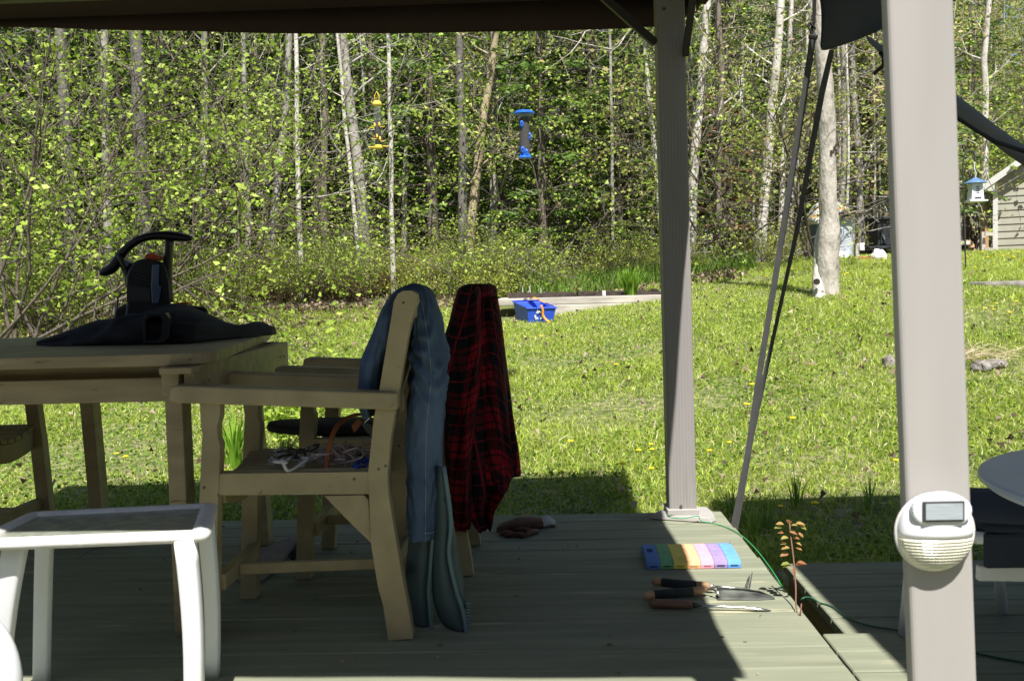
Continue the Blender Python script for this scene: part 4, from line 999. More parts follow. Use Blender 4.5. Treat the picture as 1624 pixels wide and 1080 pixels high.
# ------------------------------------------------ white side table + chair arm
def side_table():
    Z = .425
    A = onz(345, 797, Z); Bf = onz(46, 812, Z); Cn = onz(331, 846, Z); Dn = onz(-60, 862, Z)
    t = thing('side_table', 'white metal side table with rippled glass top', 'side table', ((A.x + Dn.x) / 2, (A.y + Dn.y) / 2, 0))
    c = [Dn, Cn, A, Bf]     # near-left, near-right, far-right, far-left
    ctr = sum(c, Vector()) / 4
    rw = .036; rim = MB()
    # rim: four rounded bars along the edges with rounded corners
    P = []
    for i in range(4):
        a, p, b = c[i - 1], c[i], c[(i + 1) % 4]; u, v = (a - p).normalized(), (b - p).normalized(); R = .03
        for k in range(5):
            s = k / 4; P.append(((p + u * R) * (1 - s) ** 2 + p * 2 * s * (1 - s) + (p + v * R) * s * s))
    n = len(P); prof = [(0, -.018), (-.003, -.004), (.006, .002), (.020, .005), (rw, .001), (rw, -.016)]
    vs = []
    for i, p in enumerate(P):
        d = (P[(i + 1) % n] - P[i - 1]).normalized(); inn = Vector((-d.y, d.x, 0))
        for r_, z in prof: vs.append(p + inn * r_ + Vector((0, 0, z)))
    m = len(prof)
    rim.add(vs, [(i * m + j, i * m + (j + 1) % m, ((i + 1) % n) * m + (j + 1) % m, ((i + 1) % n) * m + j) for i in range(n) for j in range(m)])
    obj('rim', rim, 'whitedirty', t, smooth=True)
    g = MB(); gi = [p + (ctr - p).normalized() * (rw * 1.15) for p in c]; g.add([q + Vector((0, 0, -.004)) for q in gi] + [q + Vector((0, 0, -.010)) for q in gi], [(0, 1, 2, 3), (7, 6, 5, 4), (0, 4, 5, 1), (1, 5, 6, 2), (2, 6, 7, 3), (3, 7, 4, 0)])
    obj('glass_top', g, 'tglass', t)
    def topat(px, dy, e):      # on the underside of the rim
        a_, b_ = (Dn, Cn) if e == 0 else (Bf, A); yy = (a_.y + b_.y) / 2 + dy; x = at(px, 860, yy).x; return Vector((x, yy, Z - .012))
    def leg(top, bot, w0, w1, bow=.008):
        m = MB(); P = []; W = []
        for k in range(9):
            s = k / 8; p = top.lerp(bot, s); o = (top - ctr); o.z = 0; p += o.normalized() * bow * math.sin(math.pi * s) ; P.append(p); W.append((w0 + (w1 - w0) * s, .016))
        m.tube(P, W, 20, flat=(1, 0, 0), sq=.45); obj('leg', m, 'white', t, smooth=True)
    z0 = Z - .014
    leg(topat(294, .03, 0), Vector((at(304, 1078, 2.12).x, 2.12, .001)), .0225, .020, .012)
    leg(topat(326, -.03, 1), onz(337, 1072, .001), .019, .016, .008)
    leg(topat(74, -.03, 1), onz(66, 1084, .001), .019, .018, .002)
    leg(topat(26, .03, 0), Vector((at(-4, 1080, 2.14).x, 2.14, .001)), .025, .020, .010)
side_table()
def white_chair():
    t = thing('resin_chair', 'white moulded plastic chair, only its rounded arm in view at lower left', 'chair', Vector((-1.12, 1.55, 0)))
    m = MB(); Y = 1.62
    P = smooth_path([(-200, 930, 40), (-120, 940, 40), (-64, 985, 42), (-24, 1022, 44), (-5, 1070, 42), (-6, 1130, 40), (-10, 1260, 36)], 5)
    m.tube([at(p[0], p[1], Y) for p in P], [(p[2] * .00098, .03) for p in P], 16, flat=(1, 0, 0)); obj('armrest', m, 'white', t, smooth=True)
    p = at(-10, 1250, Y); m = MB(); m.tube([Vector((p.x, Y, p.z)), Vector((p.x - .01, Y - .02, .001))], [(.034, .028), (.026, .022)], 14, flat=(1, 0, 0)); obj('leg', m, 'white', t, smooth=True)
    q = at(-200, 930, Y); m = MB(); m.box(q.x - .45, q.x + .10, Y - .5, Y - .02, .40, .43); m.box(q.x - .5, q.x - .46, Y - .5, Y, .43, .9); obj('seat_shell', m, 'white', t, bevel=.01)
    for sx in (-.42, .05):
        for yy in (-.45,): m = MB(); m.tube([Vector((q.x + sx, Y + yy, .40)), Vector((q.x + sx, Y + yy, .001))], .022, 12); obj('leg', m, 'white', t, smooth=True)
white_chair()

# ------------------------------------------------ right side: grey table, navy stool
def round_table():
    Z = .50; c = Vector((1.44, 2.02, Z)); n = 64; zd = -.022
    t = thing('round_table', 'low blue grey plastic table at the right edge', 'table', Vector((c.x, c.y, zd)))
    m = MB(); m.lathe((c.x, c.y, 0), [(.47, Z - .028), (.505, Z - .026), (.522, Z - .012), (.520, Z - .004), (.512, Z), (.46, Z + .001)], 72); obj('tabletop', m, 'greytable', t, smooth=False)
    m = MB(); m.lathe((c.x, c.y, 0), [(.03, zd + .03), (.03, Z - .03)], 20); obj('pedestal', m, 'greytable', t, smooth=False)
    m = MB()
    for k in range(4):
        a = .6 + k * 1.5708; m.beam((c.x + .03 * math.cos(a), c.y + .03 * math.sin(a), zd + .05), (c.x + .30 * math.cos(a), c.y + .30 * math.sin(a), zd + .016), .03, .028)
    obj('base_feet', m, 'greytable', t)
round_table()
def stool():
    zd = -.022; A = at(1436, 990, 2.66); t = thing('footstool', 'navy sling footstool with white metal frame under the grey table', 'stool', Vector((A.x + .3, 2.45, zd)))
    x0 = .965; x1 = x0 + .60; y0, y1 = 2.22, 2.64
    fr = MB()
    for y in (y0 + .02, y1 - .02): fr.tube([Vector((x0, y, .34)), Vector((x0 + .3, y, .33)), Vector((x1, y, .34))], .014, 10)
    for x in (x0, x1): fr.tube([Vector((x, y0 + .02, .34)), Vector((x, y1 - .02, .34))], .014, 10)
    obj('frame', fr, 'white', t, smooth=True)
    s = MB(); vs = []; n = 12
    for i in range(n + 1):
        for j in range(n + 1):
            u, v = i / n, j / n; vs.append((x0 + .015 + (x1 - x0 - .03) * u, y0 + (y1 - y0) * v, .368 - .03 * math.sin(math.pi * v) - .012 * math.sin(math.pi * u)))
    s.add(vs, [(i * (n + 1) + j, i * (n + 1) + j + 1, (i + 1) * (n + 1) + j + 1, (i + 1) * (n + 1) + j) for i in range(n) for j in range(n)]); obj('sling', s, 'navy', t, smooth=True, solid=.02)
    fl = MB(); fl.box(x0 + .01, x1, y0 - .005, y0 + .015, .275, .355); obj('sling_edge', fl, 'navy', t, bevel=.008)
    cb = MB(); cb.beam((x0 + .01, y0 + .04, .255), (x1, y0 + .04, .235), .02, .035); obj('crossbar', cb, 'white', t, bevel=.004)
    for (a, b) in (((1431, 880, 2.62), (1433, 992, 2.63)), ((1568, 880, 2.80), (1590, 957, 2.80)), ((1700, 900, 2.3), (1720, 1030, 2.3)), ((1690, 880, 2.8), (1700, 957, 2.8))):
        p, q = at(*a), at(*b); p.x = max(p.x, x0 + .01); p.z = .33; m = MB(); m.tube([p, q * .5 + p * .5 + Vector((0, 0, 0)), Vector((q.x, q.y, zd + .001))], [(.014, .018)] * 3, 12, flat=(1, 0, 0)); obj('leg', m, 'white', t, smooth=True)
stool()

# ------------------------------------------------ kneeling pad
def pad():
    cols = [('pad_blue', (.035, .16, .52)), ('pad_green', (.10, .36, .12)), ('pad_yellow', (.80, .66, .05)), ('pad_orange', (.88, .42, .16)), ('pad_pink', (.85, .30, .40)), ('pad_purple', (.25, .17, .42)), ('pad_sky', (.05, .28, .78))]
    a, b = onz(1027, 906, .0), onz(1174, 899, .0); fa, fb = onz(1009, 872, .0), onz(1148, 866, 0)
    x0, x1, y0 = a.x, b.x, (a.y + b.y) / 2; y1 = y0 + .24; sh = (onz(1010, 862, .026) - onz(1025, 892, .026)).x
    t = thing('kneeling_pad', 'foam kneeling pad in rainbow stripes on the deck corner', 'kneeling pad', Vector(((x0 + x1) / 2, (y0 + y1) / 2, 0)))
    n = 7; w = (x1 - x0) / n
    for i, (nm, c) in enumerate(cols):
        M[nm] = mat(nm, tuple(v * .85 + .09 for v in c), .85, .12, 40, bump=.5, bscale=250, bdist=.002)
        m = MB(); xa, xb = x0 + w * i + .0004, x0 + w * (i + 1) - .0004; s = .0
        prof = [(y0, .002), (y0 - .001, .014), (y0 + .004, .024), (y0 + .05, .030), (y0 + .12, .031), (y0 + .2, .029), (y1 - .004, .022), (y1, .002)]
        k = len(prof); sx = lambda y: (y - y0) / .24 * .006
        m.add([(xa + sx(y), y, z) for y, z in prof] + [(xb + sx(y), y, z) for y, z in prof], [tuple(range(k)), tuple(range(2 * k - 1, k - 1, -1))] + [(j, j + k, (j + 1) % k + k, (j + 1) % k) for j in range(k)])
        o = obj('foam_stripe', m, nm, t, bevel=.001)
        M[nm + 'd'] = mat(nm + '_slot', lerp3(c, .22 if i not in (2, 3, 4) else .55), .9, .1, 30, bump=0)
        sl = MB(); xm = (xa + xb) / 2; sl.box(xm - w * .28, xm + w * .28, y0 - .0022, y0 - .0008, .0095, .0135); obj('slot', sl, nm + 'd', o, bevel=.0006)
        if i == 0:
            hl = MB(); hl.box(xm - w * .2, xm + w * .22, y0 + .105, y0 + .145, .0308, .0316); obj('grip_hole', hl, nm + 'd', o)
pad()

# ------------------------------------------------ garden tools
def tools():
    def rod(m, pts, r, n=10, mi=0): m.tube(pts, r, n, mi)
    # trowel
    Y = lambda px, py, z: onz(px, py, z)
    t = thing('garden_trowel', 'garden trowel with dark foam grip and wide dark blade, middle of the three tools', 'trowel', Y(1080, 945, 0))
    z = .022
    P = lambda px, py, zz=z: Y(px, py, zz)
    m = MB(); rod(m, [P(1021, 945), P(1024, 945), P(1030, 944), P(1038, 943)], [.008, .0125, .0125, .011]); obj('handle_end', m, 'handle', t, smooth=True)
    m = MB(); rod(m, [P(1037, 943), P(1060, 941), P(1098, 938)], [.0125, .014, .0135]); obj('grip', m, 'grip', t, smooth=True)
    m = MB(); rod(m, [P(1097, 938), P(1108, 936), P(1120, 934)], [.0125, .012, .0085]); obj('neck', m, 'handle', t, smooth=True)
    m = MB(); rod(m, [P(1117, 934), P(1121, 934)], .0085); rod(m, [P(1121, 934), P(1131, 934, .026), P(1137, 938, .022), P(1141, 944, .014)], .0035); obj('ferrule', m, 'steel', t, smooth=True)
    m = MB(); secs = [(1138, 931, 951, .0), (1150, 931, 951, 0), (1180, 933, 951, 0), (1205, 937, 951, 0), (1220, 943, 950, 0), (1229, 948, 949.5, 0)]; vs = []
    for px, a, b, _ in secs:
        pb = onz(px, b, .002); pa = at(px, a, pb.y + .035); 
        for j in range(7):
            u = j / 6; q = pb.lerp(pa, u); q.z += -.010 * math.sin(math.pi * u) * 0; q.y += .018 * math.sin(math.pi * u); vs.append(q)
    m.add(vs, [(i * 7 + j, i * 7 + j + 1, (i + 1) * 7 + j + 1, (i + 1) * 7 + j) for i in range(len(secs) - 1) for j in range(6)]); obj('blade', m, 'steeldark', t, smooth=True, solid=.002)
    # cultivator
    t = thing('hand_fork', 'hand cultivator with dark foam grip and upright steel tines, farthest of the three tools', 'hand fork', Y(1070, 925, 0))
    m = MB(); rod(m, [P(1036, 923), P(1040, 922), P(1050, 923)], [.009, .013, .012]); obj('handle_end', m, 'handle', t, smooth=True)
    m = MB(); rod(m, [P(1050, 923), P(1075, 926), P(1104, 928)], [.013, .0135, .013]); obj('grip', m, 'grip', t, smooth=True)
    m = MB(); rod(m, [P(1104, 928), P(1116, 928), P(1127, 930)], [.0125, .012, .008]); obj('neck', m, 'handle', t, smooth=True)
    m = MB(); rod(m, [P(1126, 929), P(1131, 930)], .0075); rod(m, [P(1131, 930), P(1150, 931), P(1180, 934, .015), P(1189, 935, .012)], .004); obj('shaft', m, 'steel', t, smooth=True)
    for (a, b) in (((1182, 932), (1187, 915)), ((1185, 932), (1189, 912)), ((1188, 934), (1193, 907))):
        m = MB(); p = onz(a[0], a[1], .012); q = at(b[0], b[1], p.y - .005); rod(m, [p, q], [.003, .0014], 6); obj('tine', m, 'steel', t)
    # weeder
    t = thing('weeding_knife', 'long thin steel weeder with dark wooden handle, nearest of the three tools', 'weeder', Y(1100, 960, 0)); z = .014
    P = lambda px, py, zz=.015: Y(px, py, zz)
    m = MB(); rod(m, [P(1031, 957), P(1034, 956.5), P(1042, 957), P(1070, 958), P(1088, 958.5), P(1099, 959)], [.008, .0125, .0135, .0125, .0125, .0115], 12); obj('handle', m, 'walnut', t, smooth=True)
    m = MB(); rod(m, [P(1099, 959), P(1107, 960)], [.0085, .007]); obj('ferrule', m, 'steeldark', t, smooth=True)
    m = MB(); rod(m, [P(1107, 960, .014), P(1150, 961.5, .013), P(1180, 963, .011), P(1205, 965.5, .006), P(1223, 968, .002)], [(.004, .003), (.004, .003), (.004, .003), (.0045, .002), (.002, .001)], 8); obj('blade', m, 'steel', t, smooth=True)
    for th_ in ():
        pass
tools()

# glove
def glove():
    t = thing('work_glove', 'worn brown work glove with pale cuff on the deck', 'glove', onz(835, 843, 0))
    m = MB(); S = [(788, 844, 5, .02), (800, 842, 8, .035), (818, 840, 10, .045), (838, 838, 10, .045), (852, 837, 9, .04), (862, 836, 8, .035)]
    secs = []
    for px, py, h, w in [tuple(v) for v in smooth_path(S, 3)]:
        c = onz(px, py, .0); zt = h * .0023; secs.append((Vector((c.x, c.y + .0, zt * .9 + .001)), Vector((0, 0, zt * .9)), Vector((0, w, 0))))
    mb = loft(secs, 20, lambda a, s, L: .12 * noise.noise(Vector((math.cos(a) * 2, math.sin(a) * 2, L * 25)))); obj('palm', mb, 'glove', t, smooth=True)
    for (a, b, r) in (((812, 846), (792, 847), .011), ((830, 848), (800, 850), .010), ((845, 843), (806, 840), .011), ((852, 842), (828, 851), .010)):
        m = MB(); p, q = onz(a[0], a[1], r), onz(b[0], b[1], r * .8); m.tube([p, (p + q) / 2 + Vector((0, 0, .004)), q], [r, r, r * .6], 10); obj('finger', m, 'glove', t, smooth=True)
    secs = []
    for px, py, h, w in [tuple(v) for v in smooth_path([(860, 836, 8, .034), (868, 834, 9, .038), (876, 833, 6, .036), (881, 834, 4, .03)], 3)]:
        c = onz(px, py, .0); zt = h * .0024; secs.append((Vector((c.x, c.y, zt * .9 + .001)), Vector((0, 0, zt * .9)), Vector((0, w, 0))))
    obj('cuff', loft(secs, 20, lambda a, s, L: .15 * noise.noise(Vector((math.cos(a) * 3, math.sin(a) * 3, L * 30)))), 'glovecuff', t, smooth=True)
glove()

# wires
def wires():
    P = [onz(*p) for p in [(1056, 812, .05), (1062, 820, .03), (1085, 822, .028), (1106, 818, .03), (1112, 826, .01), (1128, 829, .004), (1150, 835, .004), (1175, 848, .006), (1200, 872, .01), (1225, 905, .012), (1243, 935, .0), (1256, 966, -.02)]]
    m = MB(); m.tube([Vector(v) for v in smooth_path(P, 5)], .0019, 6); obj('garden_wire', m, 'wiregreen', smooth=True, loc=P[5], label='bright green wire running from the post foot over the deck edge', cat='wire')
    P = [onz(*p) for p in [(1265, 966, -.05), (1271, 950, .0), (1284, 947, .0), (1300, 955, -.016), (1320, 962, -.018), (1345, 980, -.018), (1380, 992, -.018), (1440, 1003, -.018), (1560, 1038, -.018), (1700, 1062, -.018)]]
    m = MB(); m.tube([Vector(v) for v in smooth_path(P, 5)], .0028, 6); obj('power_cord', m, 'cordgreen', smooth=True, loc=P[5], label='dark green cord lying across the shaded side deck', cat='cord')
    P = [onz(*p) for p in [(1268, 983, -.02), (1275, 985, -.02), (1282, 1000, -.05), (1285, 1012, -.1)]]
    m = MB(); m.tube([Vector(v) for v in smooth_path(P, 4)], .002, 6); obj('wire_offcut', m, 'wiregreen', smooth=True, loc=P[1], label='short bent green wire end in the gap between the decks', cat='wire')
wires()
def sapling():
    b = Vector((.752, 2.74, -.2)); t = thing('sapling', 'small sapling with coppery leaves growing in the gap between the decks', 'sapling', b)
    m = MB(); P = [b, at(1266, 980, 2.76), at(1262, 930, 2.80), at(1259, 890, 2.83), at(1254, 850, 2.86), at(1252, 826, 2.88)]
    m.tube([Vector(v) for v in smooth_path(P, 4)], [.0022] * 21, 6)
    m.tube([at(1268, 985, 2.74), at(1271, 957, 2.73)], .002, 6); obj('stem', m, 'redstem', t, smooth=True)
    rng = np.random.default_rng(3); pos = []; D = []
    for (px, py, dx, dz) in [(1243, 831, -1, .3), (1250, 830, 0, .4), (1262, 830, 1, .1), (1268, 834, 1, -.3), (1240, 836, -1, .2), (1255, 833, .6, .2), (1243, 845, -1, .3), (1252, 843, .8, -.1), (1266, 845, 1, -.6), (1250, 852, -.6, .1), (1258, 853, 1, .1), (1247, 861, -1, .1), (1262, 860, 1, -.3), (1252, 868, -1, .1), (1262, 868, 1, -.2), (1250, 878, -1, 0), (1255, 897, -1, .2), (1262, 895, 1, .2), (1252, 893, -1, .1), (1264, 892, 1, .1), (1258, 900, 0, -.4)]:
        pos.append(at(px, py, 2.86)); D.append((dx, -.35, dz))
    lf = MB(); r = random.Random(5)
    for q, d in zip(pos, D):
        d = Vector(d).normalized(); s = d.cross(Vector((r.uniform(-.3, .3), -.4, 1))).normalized(); u = s.cross(d); L = r.uniform(.017, .027); W = L * .33
        pr = [(0, .05), (.18, .75), (.42, 1), (.7, .72), (1, .03)]; vs = []
        for f, w in pr: c = q + d * L * f - u * L * .25 * f * f; vs += [c - s * W * w + u * W * .3 * w, c, c + s * W * w + u * W * .3 * w]
        lf.add(vs, [(3 * i + j, 3 * i + j + 1, 3 * i + j + 4, 3 * i + j + 3) for i in range(4) for j in (0, 1)])
    obj('foliage', lf, 'redleaf', t)
sapling()

def deck_bits():
    r = random.Random(17); m = MB(); y = DY - .069
    while y > 1.8:
        for x in (-1.9, -1.3, -.7, -.1, .50):
            if r.random() < .55: continue
            for dy in (-.035,): m.tube([Vector((x + r.uniform(-.01, .01), y + dy, .0005)), Vector((x, y + dy, .0014))], .0024, 8)
        y -= .138
    t = bpy.data.objects.get('wooden_deck'); obj('nail_heads', m, 'screw', t)
    lv = MB()
    for k in range(46):
        x, y_ = r.uniform(-1.4, .68), r.uniform(1.9, 3.95); a = r.uniform(0, 6.28); L = r.uniform(.006, .02); d = Vector((math.cos(a), math.sin(a), .1)); s = Vector((-d.y, d.x, .2)) * L * .4; p = Vector((x, y_, .003))
        lv.add([p, p + d * L * .5 + s + Vector((0, 0, .004)), p + d * L, p + d * L * .5 - s + Vector((0, 0, .003))], [(0, 1, 2, 3)])
    obj('leaf_crumbs', lv, 'litter', kind='stuff', label='crumbs of dry leaf scattered on the deck boards', cat='leaf litter')
deck_bits()

# ================================================================== garden things on the lawn
def recycling_bin():
    fl = ground(838, 512); fr = ground(879, 513); 
    Y = fl.y; z0 = T(fl.x, Y) - .01
    t = thing('recycling_bin', 'blue recycling bin with white arrows and an orange strap on the lawn', 'recycling bin', Vector((fl.x + .15, Y + .2, z0)))
    top = [at(836, 489, Y - .02), at(882, 487.5, Y - .02)]; zt = (top[0].z + top[1].z) / 2
    bl = at(817, 476, Y + .52); bx = (bl.x); 
    w = top[1].x - top[0].x; fx = top[0].x
    dv = Vector((-(.19), .50, 0))        # direction of the long side, away to the left
    u = Vector((w, .0, 0))
    A = Vector((fx, Y - .02, 0)); ctr = A + u / 2 + dv / 2
    def ring(s, z): return [Vector((ctr.x, ctr.y, z + (.085 if i > 1 else 0) * (z - z0 + .25) / (zt - z0 + .25))) + (p - Vector((ctr.x, ctr.y, 0))) * s for i, p in enumerate((A, A + u, A + u + dv, A + dv))]
    m = MB(); o0, o1, i1, i0 = ring(.84, z0), ring(.99, zt - .012), ring(.955, zt - .012), ring(.80, z0 + .015)
    vs = o0 + o1 + i1 + i0; fs = [(3, 2, 1, 0), (12, 13, 14, 15)]
    for k in range(3):
        for j in range(4): q = (j + 1) % 4; fs.append((k * 4 + j, k * 4 + q, k * 4 + 4 + q, k * 4 + 4 + j))
    m.add(vs, fs); obj('tub', m, 'bluebin', t, bevel=.006)
    m = MB(); R = ring(1.0, zt - .012); R2 = ring(1.04, zt - .012); R3 = ring(1.04, zt + .006); R4 = ring(.96, zt + .006)
    vs = R + R2 + R3 + R4; fs = []
    for k in range(4):
        for j in range(4): q = (j + 1) % 4; a, b = k * 4, ((k + 1) % 4) * 4; fs.append((a + j, a + q, b + q, b + j))
    m.add(vs, fs); obj('rim', m, 'bluebin', t, bevel=.003)
    # three chasing arrows as a white mark on the front
    nrm = Vector((0, -1, 0)); f0, f1 = o0[0].lerp(o0[1], .42), o1[0].lerp(o1[1], .42); c = f0.lerp(f1, .56); up = (f1 - f0).normalized(); rt = (o1[1] - o1[0]).normalized(); out = rt.cross(up) * .011
    if out.y > 0: out = -out
    m = MB(); R = .062
    for k in range(3):
        def rp(r, a): a += math.radians(120 * k + 90); return c + out + rt * math.cos(a) * r + up * math.sin(a) * r
        D = math.radians
        m.add([rp(R * .95, D(-42)), rp(R * 1.0, D(-12)), rp(R * 1.0, D(18)), rp(R * .62, D(18)), rp(R * .6, D(-10)), rp(R * .55, D(-38))], [(0, 1, 4, 5), (1, 2, 3, 4)])
        m.add([rp(R * 1.25, D(16)), rp(R * .78, D(55)), rp(R * .36, D(16))], [(0, 1, 2)])
    obj('recycling_mark', m, 'tag', t)
    m = MB(); P = [at(838, 479, Y + .42), at(850, 475, Y + .40) + Vector((0, 0, .02)), at(862, 481, Y + .42)]
    a0 = at(843, 474, Y + .25); P = [at(840, 474, Y + .45), at(848, 472, Y + .40), at(858, 477, Y + .33), at(866, 480, Y + .28)]
    m.tube([Vector(v) for v in smooth_path(P, 4)], [(.004, .022)] * 13, 8, flat=(0, 0, 1)); 
    P = [at(858, 484, Y - .06), at(861, 492, Y - .055), at(861, 499, Y - .045), at(865, 506, Y - .05), at(872, 511, Y - .08), at(877, 513, Y - .1)]
    m.tube([Vector(v) for v in smooth_path(P, 4)], [(.014, .003)] * 21, 8, flat=(1, 0, 0))
    obj('orange_strap', m, 'ostrap', smooth=True, loc=Vector((fx + .15, Y, zt)), label='orange strap trailing over the rim and front of the blue bin', cat='strap')
    return Vector((ctr.x, ctr.y, z0))
BINC = recycling_bin()

def garden_bed():
    Y = ground(930, 493).y
    x0, x1 = at(790, 490, Y).x, at(1075, 490, Y).x; zt = at(930, 470.5, Y).z; zb = T(0, Y) - .1
    t = thing('garden_bed', 'raised garden bed edged with weathered timbers and filled with dark soil', 'garden bed', Vector(((x0 + x1) / 2, Y + .5, zb)))
    h = .095
    def edge(xa, xb, ya, yb, za, zb_):
        m = MB(); m.box(xa, xb, ya, yb, za, zb_); return m
    obj('timber', edge(x0, x1, Y, Y + .11, zt - h, zt), 'timber', t, bevel=.012)
    obj('timber', edge(x0 + .5, x1, Y - .03, Y + .08, zt - 2 * h - .05, zt - h - .003), 'timber', t, bevel=.012)
    obj('timber', edge(x0, x0 + .11, Y + .115, Y + 1.25, zt - h, zt), 'timber', t, bevel=.012)
    obj('timber', edge(x1 - .11, x1, Y + .115, Y + 1.25, zt - h, zt), 'timber', t, bevel=.012)
    m = MB(); nx, ny = 60, 16; xs = x0 + .12
    vs = [(xs + (x1 - .12 - xs) * i / nx, Y + .112 + 1.14 * j / ny, zt - .03 + .09 * j / ny + .04 * noise.noise(Vector((i * .35, j * .5, 2)))) for j in range(ny + 1) for i in range(nx + 1)]
    m.add(vs, [(j * (nx + 1) + i, j * (nx + 1) + i + 1, (j + 1) * (nx + 1) + i + 1, (j + 1) * (nx + 1) + i) for j in range(ny) for i in range(nx)])
    obj('soil', m, 'soil', t, smooth=True)
    p = at(958, 468, Y + .4); m = MB(); m.box(p.x - .004, p.x + .004, p.y, p.y + .003, zt - .02, p.z + .02); m.box(p.x - .022, p.x + .022, p.y - .003, p.y - .001, p.z - .01, p.z + .06)
    obj('plant_marker', m, 'tag', loc=(p.x, p.y, zt), label='small white plant marker stuck in the garden bed soil', cat='marker')
    return x0, x1, Y, zt
BED = garden_bed()

# ------------------------------------------------ clumps of blades
def blades(name, base, n, h, spread, matn, seed, label, cat, group=None, w=.02, lean=.5, parent=None):
    rng = np.random.default_rng(seed); segs = 5; V = []; Q = []
    base = np.array(base, float)
    for k in range(n):
        a = rng.uniform(0, 6.28); r0 = rng.uniform(0, .25) * spread; d = np.array([math.cos(a), math.sin(a), 0]); s = np.array([-d[1], d[0], 0])
        hh = h * rng.uniform(.6, 1.1); ln = lean * rng.uniform(.3, 1.2) * spread; p0 = base + d * r0; ww = w * rng.uniform(.6, 1.1); o = len(V) 
        for i in range(segs + 1):
            t = i / segs; z = hh * math.sin(t * 1.75) / math.sin(1.75) if t < 1 else hh * .985; z = hh * (t - .28 * t ** 3 * (ln / spread)); q = p0 + d * ln * t ** 1.8 + np.array([0, 0, z]); c = ww * (1 - t) ** .6 * .5
            V += [q - s * c, q + s * c]
        for i in range(segs): Q.append((o + 2 * i, o + 2 * i + 1, o + 2 * i + 3, o + 2 * i + 2))
    V = np.array(V) - base; me = mesh_np(name, V, np.array(Q), [matn]); o = bpy.data.objects.new(name, me); COL.objects.link(o); o.location = base
    if parent: o.parent = parent; o.location = (0, 0, 0)
    else: setprops(o, label, cat, group)
    return o
zt = BED[3]
p = at(1000, 466, BED[2] + .55); blades('daylily', (p.x, p.y, zt - .02), 170, .42, .34, 'lily', 1, 'bright green clump of strap leaves growing in the garden bed', 'plant', w=.028)
p = ground(372, 742); blades('iris_clump', (p.x, p.y, p.z), 60, .34, .22, 'lily', 2, 'clump of upright green blades on the lawn behind the nearer chair legs', 'plant', w=.022)
p = ground(1145, 800)
for i, (px, py, h) in enumerate(((1178, 838, .22), (1160, 812, .15), (1215, 840, .16), (1262, 800, .2), (1380, 810, .18), (1195, 858, .18))):
    p = ground(px, py); blades('grass_tuft', (p.x, p.y, p.z), 26, h, .14, 'tallgrass', 20 + i, 'tall thin grass tuft in the shade by the deck edge', 'grass tuft', 'grass tufts by the deck edge', w=.008)
# low leafy plant (columbine-like) behind the chairs
def leafy_plant(name, base, n, h, spread, seed, label, matn='bushleaf', ls=.045, group=None, cat='plant', stemn=14):
    rng = np.random.default_rng(seed); base = np.array(base, float); t = thing(name, label, cat, tuple(base), group)
    m = MB(); P = []; D = []
    for k in range(stemn):
        a = rng.uniform(0, 6.28); r = rng.uniform(.2, 1) * spread; top = base + np.array([math.cos(a) * r, math.sin(a) * r, h * rng.uniform(.5, 1)])
        mid = (base + top) / 2 + np.array([0, 0, h * .12]); m.tube([Vector(base), Vector(mid), Vector(top)], [.004, .003, .0015], 5)
        c = n // stemn; q = top + rng.normal(size=(c, 3)) * np.array([.06, .06, .04]) * (spread / .3 + .3); P.append(q); dd = rng.normal(size=(c, 3)); dd[:, 2] = dd[:, 2] * .4 - .05; D.append(dd)
    P = np.concatenate(P); D = unit(np.concatenate(D)); V, Q = leafquads(P, D, rng.uniform(.6, 1.3, len(P)) * ls, rng.uniform(.5, .8, len(P)) * ls, rng)
    obj('stem', m, 'stem', t); me = mesh_np('foliage', V - base, Q, [matn]); o = bpy.data.objects.new('foliage', me); COL.objects.link(o); o.parent = t
    return t
p = ground(450, 725); leafy_plant('columbine', p, 520, .34, .30, 5, 'leafy green plant with divided leaves on the lawn seen between the chair legs', 'leaf', .055)
p = at(915, 466, BED[2] + .5); leafy_plant('rose_stub', (p.x, p.y, zt - .02), 60, .34, .32, 8, 'sparse twiggy plant with reddish stems in the garden bed', 'redleaf', .03)
p = at(840, 452, BED[2] + 1.3)
m = MB(); r = random.Random(6)
for k in range(8):
    b = Vector((p.x + r.uniform(-.1, .25), p.y + r.uniform(-.1, .1), T(p.x, p.y))); m.tube([b, b + Vector((r.uniform(-.08, .08), 0, r.uniform(.15, .34)))], [.012, .009], 7)
obj('cut_stems', m, 'birch', loc=Vector((p.x, p.y, T(p.x, p.y))), label='bunch of pale cut shrub stems behind the left end of the garden bed', cat='shrub')

# ------------------------------------------------ rocks / stone slab
def rock(px, py, sx, sy, sz, seed, label, mt='rock'):
    g = ground(px, py); bm = bmesh.new(); bmesh.ops.create_icosphere(bm, subdivisions=3, radius=1)
    for v in bm.verts:
        k = 1 + .28 * noise.noise(v.co * 1.3 + Vector((seed, 0, 0))) + .08 * noise.noise(v.co * 4 + Vector((seed, 3, 0))); v.co = Vector((v.co.x * sx * k, v.co.y * sy * k, v.co.z * sz * k))
    me = bpy.data.meshes.new('rock'); bm.to_mesh(me); bm.free(); me.materials.append(M[mt]); o = bpy.data.objects.new('rock', me); COL.objects.link(o); o.location = g + Vector((0, 0, sz * .25)); setprops(o, label, 'rock')
rock(1410, 580, .05, .05, .07, 3, 'small brown rock in the grass just left of the near post'); rock(1556, 584, .075, .08, .05, 5, 'pale weathered rock among straw right of the near post')
rock(1578, 580, .08, .07, .04, 8, 'flatter grey rock touching the pale one right of the near post')
g = ground(1610, 455); m = MB(); m.box(g.x - .35, g.x + 1.2, g.y - .1, g.y + .35, g.z - .1, g.z + .06); obj('stone_step', m, 'rock', bevel=.03, loc=g, label='long flat stone step sunk in the lawn near the shed', cat='step')

